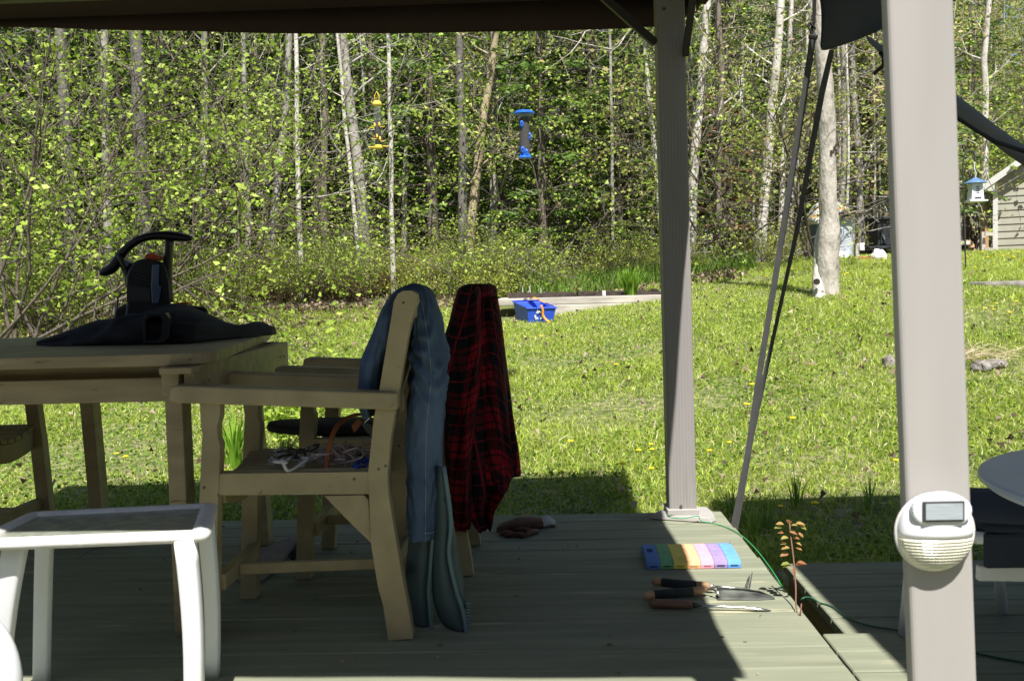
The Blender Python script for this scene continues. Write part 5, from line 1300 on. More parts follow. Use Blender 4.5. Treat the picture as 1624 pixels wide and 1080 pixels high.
# ------------------------------------------------ bird feeders
def feeder_yellow():
    Y = 8.2; top, bot = at(598, 166, Y), at(602, 232, Y); t = thing('bird_feeder', 'slim clear tube bird feeder with yellow cap and perches hanging before the wood', 'bird feeder', bot)
    k = Y / FPX; c = top
    m = MB(); m.lathe((c.x, c.y, bot.z), [(.026, 0), (.030, .01), (.030, top.z - bot.z - .01), (.026, top.z - bot.z)], 16); obj('seed_tube', m, 'tube', t, smooth=True)
    m = MB(); m.lathe((c.x, c.y, bot.z + .01), [(.025, 0), (.025, .20)], 12); obj('seed', m, 'seed', t, smooth=True)
    m = MB(); m.lathe((c.x, c.y, top.z - .012), [(.034, 0), (.038, .008), (.036, .026), (.026, .038), (.004, .042)], 18); obj('cap', m, 'yellow', t, smooth=True)
    m = MB(); z = top.z + .02; m.tube([(c.x - .018, c.y, z), (c.x - .018, c.y, z + .05), (c.x, c.y, z + .085), (c.x + .018, c.y, z + .05), (c.x + .018, c.y, z)], .004, 8); obj('hanger', m, 'yellow', t, smooth=True)
    m = MB(); m.lathe((c.x, c.y, bot.z - .022), [(.026, 0), (.034, .006), (.034, .022), (.028, .03)], 18); m.beam((c.x - .085, c.y, bot.z - .006), (c.x + .085, c.y, bot.z - .002), .008, .008); obj('base', m, 'yellow', t)
    for (dx, zz, sgn) in ((-.02, .145, -1), (.018, .15, 1), (-.004, .055, -1), (.02, .035, 1)):
        m = MB(); m.beam((c.x + dx, c.y - .028, bot.z + zz), (c.x + dx + sgn * .045, c.y - .034, bot.z + zz + .003), .005, .005)
        m.lathe((c.x + dx, c.y - .031, bot.z + zz + .004), [(.004, 0), (.009, .010), (.008, .026), (.002, .036)], 10); obj('perch', m, 'yellow', t)
    m = MB(); m.tube([(c.x, c.y, z + .082), (c.x, c.y, 3.4)], .0012, 5); obj('hanging_wire', m, 'screw', t)
feeder_yellow()
def feeder_blue():
    Y = 7.6; top, bot = at(831, 180, Y), at(833, 248, Y); c = top; t = thing('bird_feeder', 'blue capped tube bird feeder full of seed hanging left of the middle post', 'bird feeder', bot); H = top.z - bot.z
    m = MB(); m.lathe((c.x, c.y, bot.z), [(.040, 0), (.040, H)], 24); obj('seed_tube', m, 'tube', t, smooth=False)
    m = MB(); m.lathe((c.x, c.y, bot.z + .006), [(.0385, 0), (.0385, H * .86)], 20); obj('seed', m, 'seed', t)
    m = MB(); m.lathe((c.x, c.y, top.z - .01), [(.070, .0), (.080, .006), (.078, .016), (.055, .028), (.02, .034)], 28); obj('cap', m, 'bluef', t)
    m = MB(); m.lathe((c.x, c.y, bot.z - .014), [(.052, 0), (.052, .006), (.042, .016), (.040, .03)], 24); obj('base', m, 'bluef', t)
    for (dx, dy, zz) in ((-.018, -.037, .235), (.038, -.012, .145), (-.016, -.037, .04), (.012, -.038, .02)):
        m = MB(); x, y, z = c.x + dx, c.y + dy, bot.z + zz; m.tube([(x, y, z - .035), (x, y - .003, z - .01), (x, y - .003, z + .02), (x, y, z + .028)], [(.006, .004), (.012, .006), (.014, .006), (.007, .004)], 10, flat=(1, 0, 0)); obj('port', m, 'bluef', t, smooth=True)
        m = MB(); m.tube([(x, y - .008, z + .008), (x, y - .011, z + .008)], .006, 10); obj('port_hole', m, 'black', t)
    m = MB(); m.tube([(c.x, c.y, top.z), (c.x, c.y, 3.4)], .0012, 5); obj('hanging_wire', m, 'screw', t)
feeder_blue()
m = MB(); m.tube([Vector((-9, 8.9, 3.62)), Vector((-1.35, 8.2, 3.41)), Vector((-.12, 7.6, 3.39)), Vector((4.0, 11.2, 3.62))], .003, 5); obj('feeder_line', m, 'screw', loc=(-1, 8, 3.4), label='thin line strung high across the lawn that the tube feeders hang from', cat='line')
def hook_and_house_feeder():
    g = ground(1532, 432); Y = g.y; sh = thing('shepherd_hook', 'thin dark crook pole standing on the lawn just right of the near post', 'pole', g)
    P = [g - Vector((0, 0, .2)), at(1530, 360, Y), at(1528, 300, Y), at(1527, 262, Y), at(1531, 244, Y), at(1538, 239, Y), at(1545, 244, Y), at(1546, 256, Y)]
    m = MB(); m.tube([Vector(v) for v in smooth_path(P, 4)], .010, 8); obj('pole', m, 'darkmetal', sh, smooth=True)
    c = at(1547, 318, Y); tp = at(1547, 291, Y); H = tp.z - c.z
    t = thing('house_feeder', 'white house shaped bird feeder with blue pitched roof hanging beside the near post', 'bird feeder', c); w = .075
    m = MB(); vs = [(c.x + sx * w * k, c.y + sy * w * k, z) for k, z in ((1.0, c.z), (.82, tp.z)) for sx, sy in ((-1, -1), (1, -1), (1, 1), (-1, 1))]
    m.add(vs, [(0, 3, 2, 1), (4, 5, 6, 7), (0, 1, 5, 4), (1, 2, 6, 5), (2, 3, 7, 6), (3, 0, 4, 7)]); obj('hopper', m, 'white', t, bevel=.004)
    m = MB(); m.box(c.x - w * 1.45, c.x + w * 1.45, c.y - w * 1.45, c.y + w * 1.45, c.z - .02, c.z - .001); obj('tray', m, 'white', t, bevel=.004)
    m = MB(); m.lathe((c.x, c.y, tp.z + .001), [(w * 1.75, 0), (w * 1.7, .008), (w * .5, .055), (w * .2, .07), (.006, .075)], 20); obj('roof', m, 'bluef2', t)
    m = MB()
    for k in range(4): m.box(c.x - .018, c.x + .018, c.y - w * .96, c.y - w * .90, c.z + H * (.38 + .12 * k), c.z + H * (.43 + .12 * k))
    m.box(c.x - .038, c.x + .038, c.y - w * 1.01, c.y - w * .92, c.z + .012, c.z + .035); obj('slots', m, 'greyplastic', t)
    m = MB(); m.tube([(c.x, c.y, tp.z + .07), at(1548, 275, Y), at(1545, 268, Y), at(1546, 256, Y)], .007, 6); obj('hanger', m, 'whitedirty', t)
M['bluef2'] = mat('slate_blue_roof', (.10, .19, .36), .5, .1, 10, bump=0)
hook_and_house_feeder()

# ------------------------------------------------ shed, fence piece, log pile
def shed():
    Y = 25.5; bl = at(1579, 405, Y); g = T(bl.x, Y); xl = bl.x; H = at(1577, 290, Y).z
    z0 = min(bl.z, g) - .1; t = thing('garden_shed', 'beige sided garden shed with pale gable trim at the right edge', 'shed', Vector((xl, Y, z0))); W = 4.2; D = 3.2
    pk = H + W / 2 * .70
    m = MB(); nb = 11
    bh = (H - z0) / nb
    for k in range(nb): 
        z = z0 + bh * k; m.add([(xl, Y - .02, z), (xl + W, Y - .02, z), (xl + W, Y, z + bh), (xl, Y, z + bh), (xl, Y + .02, z), (xl + W, Y + .02, z), (xl + W, Y + .02, z + bh), (xl, Y + .02, z + bh)], [(0, 1, 2, 3), (0, 4, 5, 1), (3, 2, 6, 7)])
    k = 0; z = H
    while z < pk - .05:
        f = (z - H) / (pk - H); x0, x1 = xl + W / 2 * f, xl + W - W / 2 * f; z2 = min(z + bh, pk); f2 = (z2 - H) / (pk - H)
        m.add([(x0, Y - .02, z), (x1, Y - .02, z), (xl + W - W / 2 * f2, Y, z2), (xl + W / 2 * f2, Y, z2)], [(0, 1, 2, 3)]); z = z2
    m.box(xl, xl + .05, Y + .03, Y + D, z0, H); m.box(xl + W - .05, xl + W, Y + .03, Y + D, z0, H); m.box(xl + .06, xl + W - .06, Y + D - .05, Y + D - .01, z0, H)
    obj('wall', m, 'siding', t)
    m = MB(); m.box(xl - .06, xl + .05, Y - .05, Y - .022, z0, H + .02); obj('corner_trim', m, 'trim', t)
    r = MB()
    for s in (-1, 1):
        a = Vector((xl + W / 2, Y - .25, pk + .08)); b = Vector((xl + W / 2 + s * (W / 2 + .28), Y - .25, H - .12)); up = Vector((0, 0, .06)); dd = Vector((0, D + .5, 0))
        r.add([a, b, b + dd, a + dd, a + up, b + up, b + dd + up, a + dd + up], [(0, 1, 2, 3), (7, 6, 5, 4), (0, 4, 5, 1), (2, 6, 7, 3), (1, 5, 6, 2)])
    obj('roof', r, 'shingle', t)
    r = MB()
    for s in (-1, 1):
        a = Vector((xl + W / 2, Y - .28, pk + .06)); b = Vector((xl + W / 2 + s * (W / 2 + .30), Y - .28, H - .13)); r.beam(a, b, .03, .15)
    r.box(xl - .32, xl - .02, Y - .27, Y - .03, H - .22, H - .04); obj('gable_trim', r, 'trim', t); t.rotation_euler = (0, 0, math.radians(-25))
shed()
def fence_piece():
    Y = 24.6; a = at(1566, 404, Y); t = thing('rail_fence', 'short wooden rail fence beside the shed', 'fence', Vector((a.x, Y, a.z)))
    for px in (1560, 1565): 
        p = at(px, 405, Y); q = at(px, 362 if px == 1565 else 368, Y); m = MB(); m.box(p.x - .045, p.x + .045, Y, Y + .09, p.z - .15, q.z); obj('post', m, 'handle' if px == 1565 else 'timber', t, bevel=.005)
        Y += .2
    Y -= .5
    for py in (371, 396): p, q = at(1562, py, Y), at(1577, py, Y); m = MB(); m.beam(p, q, .04, .09); obj('rail', m, 'timber', t)
fence_piece()
def logs():
    Y = 23.5; r = random.Random(7); k = 0
    spots = [(1527, 398, .15), (1535, 391, .16), (1529, 406, .12), (1541, 402, .14), (1521, 405, .12), (1548, 408, .09), (1519, 393, .12)]
    lb = ['leftmost low log of the small woodpile', 'upper log of the small woodpile by the shed', 'low split log at the front of the woodpile', 'right-hand round log of the woodpile', 'log at the far left foot of the woodpile', 'small log lying at the right foot of the woodpile', 'upper left log of the woodpile, half hidden by the near post']
    for i, (px, py, rad) in enumerate(spots):
        c = at(px, py, Y); d = Vector((r.uniform(-.25, .25), 1, 0)).normalized(); m = MB(); m.tube([c, c + d * .45], [rad, rad * .95], 10, cap=False)
        m.add([c + Vector((rad * math.cos(a), -.002, rad * math.sin(a))) for a in [6.283 * j / 10 for j in range(10)]], [tuple(range(10))], 1)
        obj('split_log', m, ['logbark', 'logend'], loc=c, label=lb[i], cat='log', group='logs in the woodpile')
    p = at(1528, 386, Y - .1); m = MB(); m.box(p.x - .2, p.x + .18, Y - .05, Y + .4, p.z - .04, p.z + .05); obj('foam_box_lid', m, 'bag', bevel=.02, loc=p, label='white sheet lying on top of the small woodpile', cat='sheet')
logs()

# ------------------------------------------------ wood stove, tarped heap, stump post
def stove():
    Y = 18.2; c = at(1404, 372, Y); k = Y / FPX
    zb = ground(1400, 412).z; t = thing('wood_stove', 'black cast iron wood stove standing outdoors, half behind the near post', 'stove', Vector((c.x, Y, T(c.x, Y)))); P = lambda px, py, y=Y: at(px, py, y)
    x0, x1 = P(1392, 380).x, P(1420, 380).x; zt, z0 = P(1400, 347).z, P(1400, 390).z
    m = MB(); m.box(x0, x1, Y, Y + .5, z0, zt - .02); obj('firebox', m, 'iron', t, bevel=.015)
    m = MB(); m.box(x0 - .04, x1 + .04, Y - .05, Y + .55, zt - .02, zt + .03); obj('top_plate', m, 'iron', t, bevel=.01)
    xa, xb = P(1392, 0).x + .02, P(1403, 0).x
    d = MB(); d.box(xa, xb, Y - .025, Y - .001, z0 + .04, zt - .16); O = obj('door', d, 'iron', t, bevel=.004)
    for f in (.2, .32): 
        e = MB(); w = xb - xa; h = zt - .2 - z0; a0, a1, b0, b1 = xa + w * f, xb - w * f, z0 + .04 + h * f * .7, z0 + .04 + h * (1 - f * .7)
        for q in (((a0, b0), (a1, b0)), ((a1, b0), (a1, b1)), ((a1, b1), (a0, b1)), ((a0, b1), (a0, b0))): e.beam((q[0][0], Y - .028, q[0][1]), (q[1][0], Y - .028, q[1][1]), .012, .012)
        obj('door_moulding', e, 'greyplastic', O)
    h = MB(); h.tube([P(1401, 373, Y - .05), P(1403, 380, Y - .06)], .018, 8); obj('handle', h, 'steel', O)
    for px in (1390, 1405, 1418):
        l = MB(); p = P(px + (3 if px == 1390 else 0), 392); l.tube([Vector((p.x, Y + .05, z0)), Vector((p.x - .02, Y + .02, z0 - .12)), Vector((p.x, Y + .02, T(p.x, Y)))], [.04, .035, .025], 8); obj('leg', l, 'iron', t, smooth=True)
    s = MB(); s.box(P(1370, 0).x, x1, Y - .2, Y + .1, z0 - .06, z0 - .01); obj('ash_shelf', s, 'iron', t, bevel=.01)
    b = MB(); b.box(P(1372, 0).x, x1 - .1, Y + .12, Y + .6, T(c.x, Y), z0 - .07); obj('dark_base', b, 'iron', t, bevel=.02)
    rock(1394, 411, .12, .1, .12, 12, 'white stone in front of the wood stove', 'bag')
    g = ground(1370, 413); m = MB(); m.box(g.x - .12, g.x + .12, g.y, g.y + .15, g.z - .02, g.z + .06); obj('brick', m, 'orange2', bevel=.01, loc=g, label='reddish brick in the grass left of the stove', cat='brick')
M['orange2'] = mat('brick_red', (.45, .13, .06), .9, .2, 14, bump=.4)
stove()
def heap():
    Y = 16.8; t0 = ground(1325, 414)
    # grey tarp-covered bundle
    rows = [(338, 1322, 1352), (346, 1318, 1353), (360, 1312, 1354), (380, 1306, 1355), (400, 1302, 1353), (414, 1300, 1352)]
    R = smooth_path(rows, 3); secs = []
    for py, l, r in R:
        c = at((l + r) / 2, py, Y); secs.append((c, Vector(((r - l) / 2 * Y / FPX, 0, 0)), Vector((0, .3, 0))))
    m = loft(secs, 24, lambda a, s, L: .10 * math.sin(4 * a + L) * s + .08 * noise.noise(Vector((math.cos(a) * 2, math.sin(a) * 2, L * 3))))
    obj('grey_tarp', m, 'tarp', smooth=True, loc=at(1330, 412, Y), label='grey tarp covering a tall bundle behind the big birch', cat='tarp')
    secs = []
    for py, l, r in smooth_path([(352, 1284, 1292), (370, 1283, 1296), (390, 1283, 1298), (412, 1284, 1298)], 3):
        c = at((l + r) / 2, py, Y + .1); secs.append((c, Vector(((r - l) / 2 * Y / FPX, 0, 0)), Vector((0, .25, 0))))
    m = loft(secs, 20); obj('blue_barrel', m, 'tarp2', smooth=True, loc=at(1290, 412, Y), label='bluish grey upright drum showing left of the big birch trunk', cat='drum')
    secs = []
    for py, l, r in smooth_path([(320, 1302, 1320), (324, 1294, 1330), (332, 1288, 1341), (340, 1285, 1338), (350, 1283, 1310), (356, 1286, 1300)], 3):
        c = at((l + r) / 2, py, Y - .1); secs.append((c, Vector(((r - l) / 2 * Y / FPX, 0, 0)), Vector((0, .28, 0))))
    m = loft(secs, 26, lambda a, s, L: .10 * noise.noise(Vector((math.cos(a) * 2, math.sin(a) * 2, L * 5)))); t = obj('feed_sack', m, 'bag', smooth=True, loc=at(1310, 350, Y), label='white woven sack with orange lines lying over the bundle behind the big birch', cat='sack')
    for (a, b) in (((1290, 333), (1303, 327)), ((1286, 344), (1300, 341)), ((1330, 331), (1340, 330))):
        l = MB(); l.beam(at(*a, Y - .42), at(*b, Y - .42), .01, .03); obj('orange_stripe', l, 'ostrap', t)
    m = MB(); r = random.Random(3)
    for k in range(14):
        a = at(1320 + r.uniform(0, 18), 338 + r.uniform(0, 8), Y - .35); m.tube([a, a + Vector((r.uniform(.1, .4), r.uniform(-.1, .1), r.uniform(-.05, .12)))], .012, 6)
    obj('stick_bundle', m, 'brownbark', loc=at(1330, 340, Y - .3), label='loose sticks poking out between the white sack and the grey tarp', cat='sticks')
    p = ground(1362, 414); Yp = p.y; a, b = at(1357, 386, Yp), at(1364, 413, Yp); m = MB(); m.box(a.x, b.x, Yp, Yp + .1, b.z - .15, a.z); t = obj('wooden_stake', m, 'timber', bevel=.005, loc=p, label='short grey wooden stake carrying a pale board, left of the stove', cat='stake')
    q0, q1 = at(1363, 385, Yp - .02), at(1371, 397, Yp - .02); m = MB(); m.box(q0.x, q1.x, Yp - .03, Yp - .002, q1.z, q0.z); obj('board', m, 'bag', t)
    rock(1333, 412, .14, .12, .10, 22, 'white plastic bag lying at the foot of the grey tarp', 'bag')
M['tarp2'] = mat('blue_grey_drum', (.10, .14, .20), .5, .1, 6, bump=.1)
heap()

# ================================================================== THE WOOD
def grow(mb, P, D, L, r, depth, rng, tips, curve=.15, nseg=5, up=.06, sides=6, kids=4, minr=.003):
    pts = [Vector(P)]; d = Vector(D).normalized(); rs = [r]
    for i in range(nseg):
        d = (d + Vector(rng.normal(size=3)) * curve + Vector((0, 0, up))).normalized(); pts.append(pts[-1] + d * L / nseg); rs.append(max(minr, r * (1 - .75 * (i + 1) / nseg)))
    mb.tube(pts, rs, sides, cap=False)
    if depth == 0:
        for i in range(1, len(pts)): tips.append((pts[i], (pts[i] - pts[i - 1]).normalized()))
        return
    for k in range(kids):
        t = .25 + .7 * (k + rng.uniform(0, 1)) / kids; i = min(nseg - 1, int(t * nseg)); q = pts[i].lerp(pts[i + 1], t * nseg - i)
        dd = (pts[i + 1] - pts[i]).normalized(); side = dd.cross(Vector(rng.normal(size=3))).normalized(); nd = (dd * .55 + side * .8)
        grow(mb, q, nd, L * rng.uniform(.4, .65), max(minr, r * .45), depth - 1, rng, tips, curve, max(3, nseg - 1), up, max(4, sides - 1), max(2, kids - 1), minr)
    tips.append((pts[-1], d))
def leaves_at(tips, per, size, rng, jit=.07, flat=.5, aspect=.62):
    P0 = np.array([t[0][:] for t in tips]); D0 = np.array([t[1][:] for t in tips]); P = np.repeat(P0, per, 0); D = np.repeat(D0, per, 0)
    P = P + rng.normal(size=P.shape) * jit; D = D * .5 + rng.normal(size=D.shape) * np.array([1, 1, flat]); D = unit(D)
    n = len(P); s = size * rng.uniform(.35, 1.4, n); return leafquads(P, D, s, s * aspect, rng)
def make_tree(name, label, cat, seed, H, r, matb, matl, b0=1.8, step=.42, bl=1.6, per=5, ls=.06, lean=(0, 0), crook=.06, up=.10, group=None, root=(0, 0, 0), top=None, kids=4, depth=1, jit=.09, vis=9.0, elev=.45):
    rng = np.random.default_rng(seed); root = Vector(root); t = thing(name, label, cat, tuple(root), group)
    mb = MB(); n = 16; pts = []; rs = []; off = Vector((0, 0, 0))
    for i in range(n + 1):
        s = i / n; z = H * s
        base = Vector((lean[0] * z, lean[1] * z, z)) if top is None else (Vector(top) - root) * (z / max(.1, (Vector(top) - root).z))
        off += Vector((rng.normal(), rng.normal(), 0)) * crook * r * 6 * (0 if i == 0 else 1)
        pts.append(base + off * (1 if s > 0 else 0)); rs.append(r * (1 - .72 * s) * (1.35 if i == 0 else 1))
    pts[0].z -= .25
    mb.tube([p + root for p in pts], rs, 10, cap=False); tips = []
    z = b0
    while z < min(H * .97, vis):
        f = z / H * n; i = min(n - 1, int(f)); q = pts[i].lerp(pts[i + 1], f - i); a = rng.uniform(0, 6.283); L = bl * (1 - .5 * z / H) * rng.uniform(.55, 1.15)
        grow(mb, q + root, (math.cos(a), math.sin(a), elev * rng.uniform(.4, 1.6)), L, rs[i] * .32, depth, rng, tips, .16, 4, up, 5, kids); z += step * rng.uniform(.6, 1.4)
    obj('trunk', mb, matb, t, smooth=True)
    if matl and tips:
        V, Q = leaves_at(tips, per, ls, rng, jit); me = mesh_np('crown', V - np.array(root), Q, [matl]); o = bpy.data.objects.new('crown', me); COL.objects.link(o); o.parent = t
    return t
def make_conifer(name, label, seed, H, r, spread, matb='brownbark', matl='needle', b0=.5, dens=1.0, group=None, vis=9.5):
    rng = np.random.default_rng(seed); t = thing(name, label, 'tree', (0, 0, 0), group); mb = MB()
    mb.tube([Vector((0, 0, -.25)), Vector((0.02, 0, H * .5)), Vector((0, 0.02, H))], [r * 1.25, r * .7, .012], 9, cap=False)
    P = []; D = []; z = b0
    while z < min(H * .98, vis):
        f = 1 - z / H; L0 = spread * (f ** .8) * (.55 + .45 * min(1, z / 1.5)) + .12
        for k in range(int(6)):
            if rng.uniform() > dens * .93: continue
            a = rng.uniform(0, 6.283); L = L0 * rng.uniform(.55, 1.15); d = np.array([math.cos(a), math.sin(a), 0.0]); s = np.array([-d[1], d[0], 0]); droop = rng.uniform(.12, .35); n = max(3, int(L / .22)); pts = []
            for i in range(n + 1):
                u = i / n; pts.append(np.array([0, 0, z + rng.uniform(-.02, .02)]) + d * L * u + np.array([0, 0, L * (.10 * u - droop * u * u)]))
            mb.tube([Vector(p) for p in pts], [max(.004, .016 * (1 - i / n)) for i in range(n + 1)], 4, cap=False)
            m_ = int(L * 34) + 4; u = rng.uniform(.15, 1.0, m_); idx = np.minimum((u * n).astype(int), n - 1); pa = np.array(pts); q = pa[idx] + (pa[idx + 1] - pa[idx]) * (u * n - idx)[:, None]
            sg = rng.choice([-1, 1], m_); wd = .30 * L * (1.05 - u); off = rng.uniform(0, 1, m_) * wd; q = q + s * (sg * off)[:, None] + d * (off * .6)[:, None]; q[:, 2] -= off * .18 + rng.uniform(0, .05, m_)
            dd = d * .8 + s * (sg * .8)[:, None] + np.stack([np.zeros(m_), np.zeros(m_), rng.normal(-.18, .22, m_)], 1); P.append(q); D.append(dd)
        z += .26 * rng.uniform(.7, 1.3)
    P = np.concatenate(P); D = unit(np.concatenate(D)); n = len(P); V, Q = leafquads(P, D, rng.uniform(.09, .19, n), rng.uniform(.022, .05, n), rng, .15)
    obj('trunk', mb, matb, t, smooth=True); me = mesh_np('crown', V, Q, [matl]); o = bpy.data.objects.new('crown', me); COL.objects.link(o); o.parent = t
    return t

# trees one can point at: (name, px/py top seen, px/py base seen, depth, radius px, bark, leaves, label)
SPEC = [
 ('thin_tree', (463, 57), (476, 404), 16.0, 4.6, 'birch', 'leaf', 'slim straight pale grey tree above the left end of the table, its bark lightest there'),
 ('grey_tree', (457, 57), (430, 392), 17.5, 7.5, 'greybark', 'leaf', 'crooked grey brown tree just left of the slim pale one'),
 ('thin_tree', (535, 57), (566, 385), 16.5, 3.6, 'birch', None, 'very thin white stem leaning right before a thicker grey trunk'),
 ('grey_tree', (551, 57), (577, 392), 17.2, 9.5, 'greybark', 'leaf', 'thick blotched grey trunk left of the yellow bird feeder'),
 ('thin_tree', (613, 55), (624, 420), 15.8, 4.2, 'birch', 'leaf', 'slim pale trunk just right of the yellow bird feeder'),
 ('thin_tree', (645, 55), (638, 380), 18.5, 4.6, 'greybark', 'leaf', 'grey pole trunk second to the right of the yellow bird feeder'),
 ('dark_tree', (727, 55), (733, 410), 17.0, 8.2, 'greydark', 'leaf', 'straight dark grey trunk midway between the two tube feeders'),
 ('peeling_birch', (788, 50), (742, 408), 17.4, 8.0, 'tanbark', 'leaf', 'leaning birch with peeling yellowish bark left of the blue feeder'),
 ('pale_birch', (885, 50), (893, 400), 20.0, 8.5, 'birch', 'leafr', 'pale blotched birch behind and right of the blue feeder'),
 ('thin_birch', (1019, 50), (1052, 404), 17.6, 5.0, 'birch', 'leafr', 'thin white birch just left of the middle post'),
 ('forked_birch', (1117, 0), (1092, 410), 17.2, 8.5, 'birch', 'leafr', 'white crooked birch just right of the middle post'),
 ('pale_birch', (1240, 0), (1204, 404), 18.0, 8.5, 'birch', 'leafr', 'stout pale birch with patchy bark left of the straps'),
 ('thin_birch', (1262, 0), (1237, 404), 18.6, 5.2, 'birch', 'leafr', 'thin white birch rising behind the left strap'),
 ('pale_birch', (1283, 0), (1246, 404), 19.5, 6.0, 'birch', 'leafr', 'leaning pale birch whose foot shows between the two straps'),
 ('thin_birch', (1175, 0), (1186, 400), 21.0, 4.2, 'birch', 'leafr', 'thin distant birch midway between the middle post and the straps'),
 ('dark_tree', (222, 70), (232, 430), 13.2, 13, 'greydark', None, 'thick dark trunk directly behind the leaf blower handle'),
 ('dark_tree', (165, 140), (172, 430), 14.5, 8, 'greybark', None, 'pale grey trunk left of the leaf blower with a light patch up high'),
 ('dark_tree', (100, 80), (118, 440), 13.8, 11, 'greydark', None, 'dark leaning trunk at the far left of the wood edge'),
 ('thin_tree', (47, 60), (52, 430), 15.5, 6, 'greydark', None, 'dark narrow trunk nearest the left edge of the wood'),
 ('thin_tree', (325, 60), (322, 400), 16.6, 6.5, 'greybark', 'leaf', 'grey trunk right of the leaf blower handle with mottled pale foot'),
 ('thin_tree', (385, 60), (394, 404), 16.9, 5, 'greybark', 'leaf', 'narrow brown grey trunk midway between blower and jeans'),
 ('thin_tree', (1350, 60), (1342, 404), 20.5, 5.5, 'birch', 'leafr', 'pale trunk just right of the big tree near the near post'),
 ('thin_tree', (1567, 60), (1562, 404), 26.5, 7, 'birch', 'leafr', 'pale trunk rising between the house feeder and the shed'),

]
M['greydark'] = bark('dark_grey_bark', (0.17, 0.155, 0.14), (0.06, 0.055, 0.05), .5)
occupied = []
for i, (nm, tp, bs, Y, rp, bk, lf, lb) in enumerate(SPEC):
    a = at(*bs, Y); b = at(*tp, Y); dz = b.z - a.z; z0 = T(a.x, Y); root = a + (b - a) * ((z0 - a.z) / dz)
    root.y = Y; r = rp * Y / FPX
    make_tree(nm, lb, 'tree', 100 + i, 11.5, r, bk, lf, b0=1.6 if lf else 2.6, step=.5 if lf else .9, bl=1.5, per=4, ls=.055, top=b, root=root, crook=.05 if r < .07 else .035, vis=8.0)
    occupied.append((root.x, Y))
# the big birch standing on the lawn
def big_birch():
    g = ground(1311, 468); Y = g.y; tp = at(1301, 60, Y)
    rng = np.random.default_rng(77); t = thing('big_birch', 'big rough barked tree with a split base standing alone on the lawn', 'tree', g)
    P = [(1312, 480, 22), (1310, 462, 18.5), (1311, 445, 17.5), (1312, 420, 17.5), (1313, 395, 17.5), (1315, 370, 16.5), (1315, 345, 14.5), (1313, 320, 14), (1313, 290, 13.6), (1312, 240, 13.2), (1311, 190, 12.8), (1309, 130, 12), (1303, 70, 11.5), (1300, 0, 11), (1296, -120, 10), (1290, -260, 8), (1285, -420, 4)]
    Q = smooth_path(P, 4); mb = MB(); vs = []; fs = []; n = 28
    for i, q in enumerate(Q):
        c = at(q[0], q[1], Y); r = q[2] * Y / FPX
        for j in range(n + 1 - 1):
            a = 2 * math.pi * j / n; k = 1 + .10 * noise.noise(Vector((math.cos(a) * 1.5, math.sin(a) * 1.5, q[1] * .02))) + (.10 * noise.noise(Vector((math.cos(a) * 5, math.sin(a) * 5, q[1] * .06))) if q[1] > 300 else .03 * noise.noise(Vector((math.cos(a) * 6, math.sin(a) * 6, q[1] * .05))))
            vs.append(c + Vector((math.cos(a) * r * k, math.sin(a) * r * k, 0)))
    for i in range(len(Q) - 1):
        for j in range(n): fs.append((i * n + j, i * n + (j + 1) % n, (i + 1) * n + (j + 1) % n, (i + 1) * n + j))
    mb.add(vs, fs); tips = []
    for (px, py, dx, dz, L) in ((1303, -40, -1, .3, 2.4), (1300, -120, 1, .4, 2.2), (1296, -200, -.5, .6, 2.2), (1290, -300, .6, .6, 2), (1300, -260, -.3, .5, 2.3)):
        grow(mb, at(px, py, Y), (dx, rng.uniform(-.6, .6), dz), L, .045, 2, rng, tips, .12, 6, .05, 6, 4)
    obj('trunk', mb, 'bigbark', t, smooth=True)
    s = MB(); S = [(1300, 478, 9), (1298, 450, 9.5), (1299, 420, 8.5), (1298, 400, 7), (1297, 380, 5), (1300, 360, 3)]
    s.tube([at(q[0], q[1], Y - .12 + .02 * k) for k, q in enumerate(smooth_path(S, 4))], [q[2] * Y / FPX for q in smooth_path(S, 4)], 12); obj('split_stem', s, 'birch', t, smooth=True)
    h = MB(); c = at(1296, 447, Y - .20); h.tube([c, c + Vector((0, .03, 0))], .035, 10); obj('hollow', h, 'soil', t)
    sc = MB()
    for (dx, dy, w, hgt) in ((-3, 4, 2.2, 6), (2, -2, 1.6, 7), (6, 3, 2, 8), (5, -7, 1.5, 4), (8, -10, 1.5, 5)):
        c = at(1317 + dx, 240 + dy, Y); r = 13.0 * Y / FPX; xx = c.x - at(1312, 240, Y).x; yy = -math.sqrt(max(0, r * r - xx * xx)) - .012
        sc.prism([(c.x - w * .007, c.z - hgt * .0035), (c.x + w * .007, c.z - hgt * .003), (c.x + w * .006, c.z + hgt * .0035), (c.x - w * .003, c.z + hgt * .004)], Y + yy - .01, Y + yy + .03)
    obj('bark_scar', sc, 'soil', t)
    V, Q2 = leaves_at(tips, 4, .07, rng, .1); me = mesh_np('crown', V - np.array(g), Q2, ['leafr']); o = bpy.data.objects.new('crown', me); COL.objects.link(o); o.parent = t
    occupied.append((g.x, g.y))
big_birch()

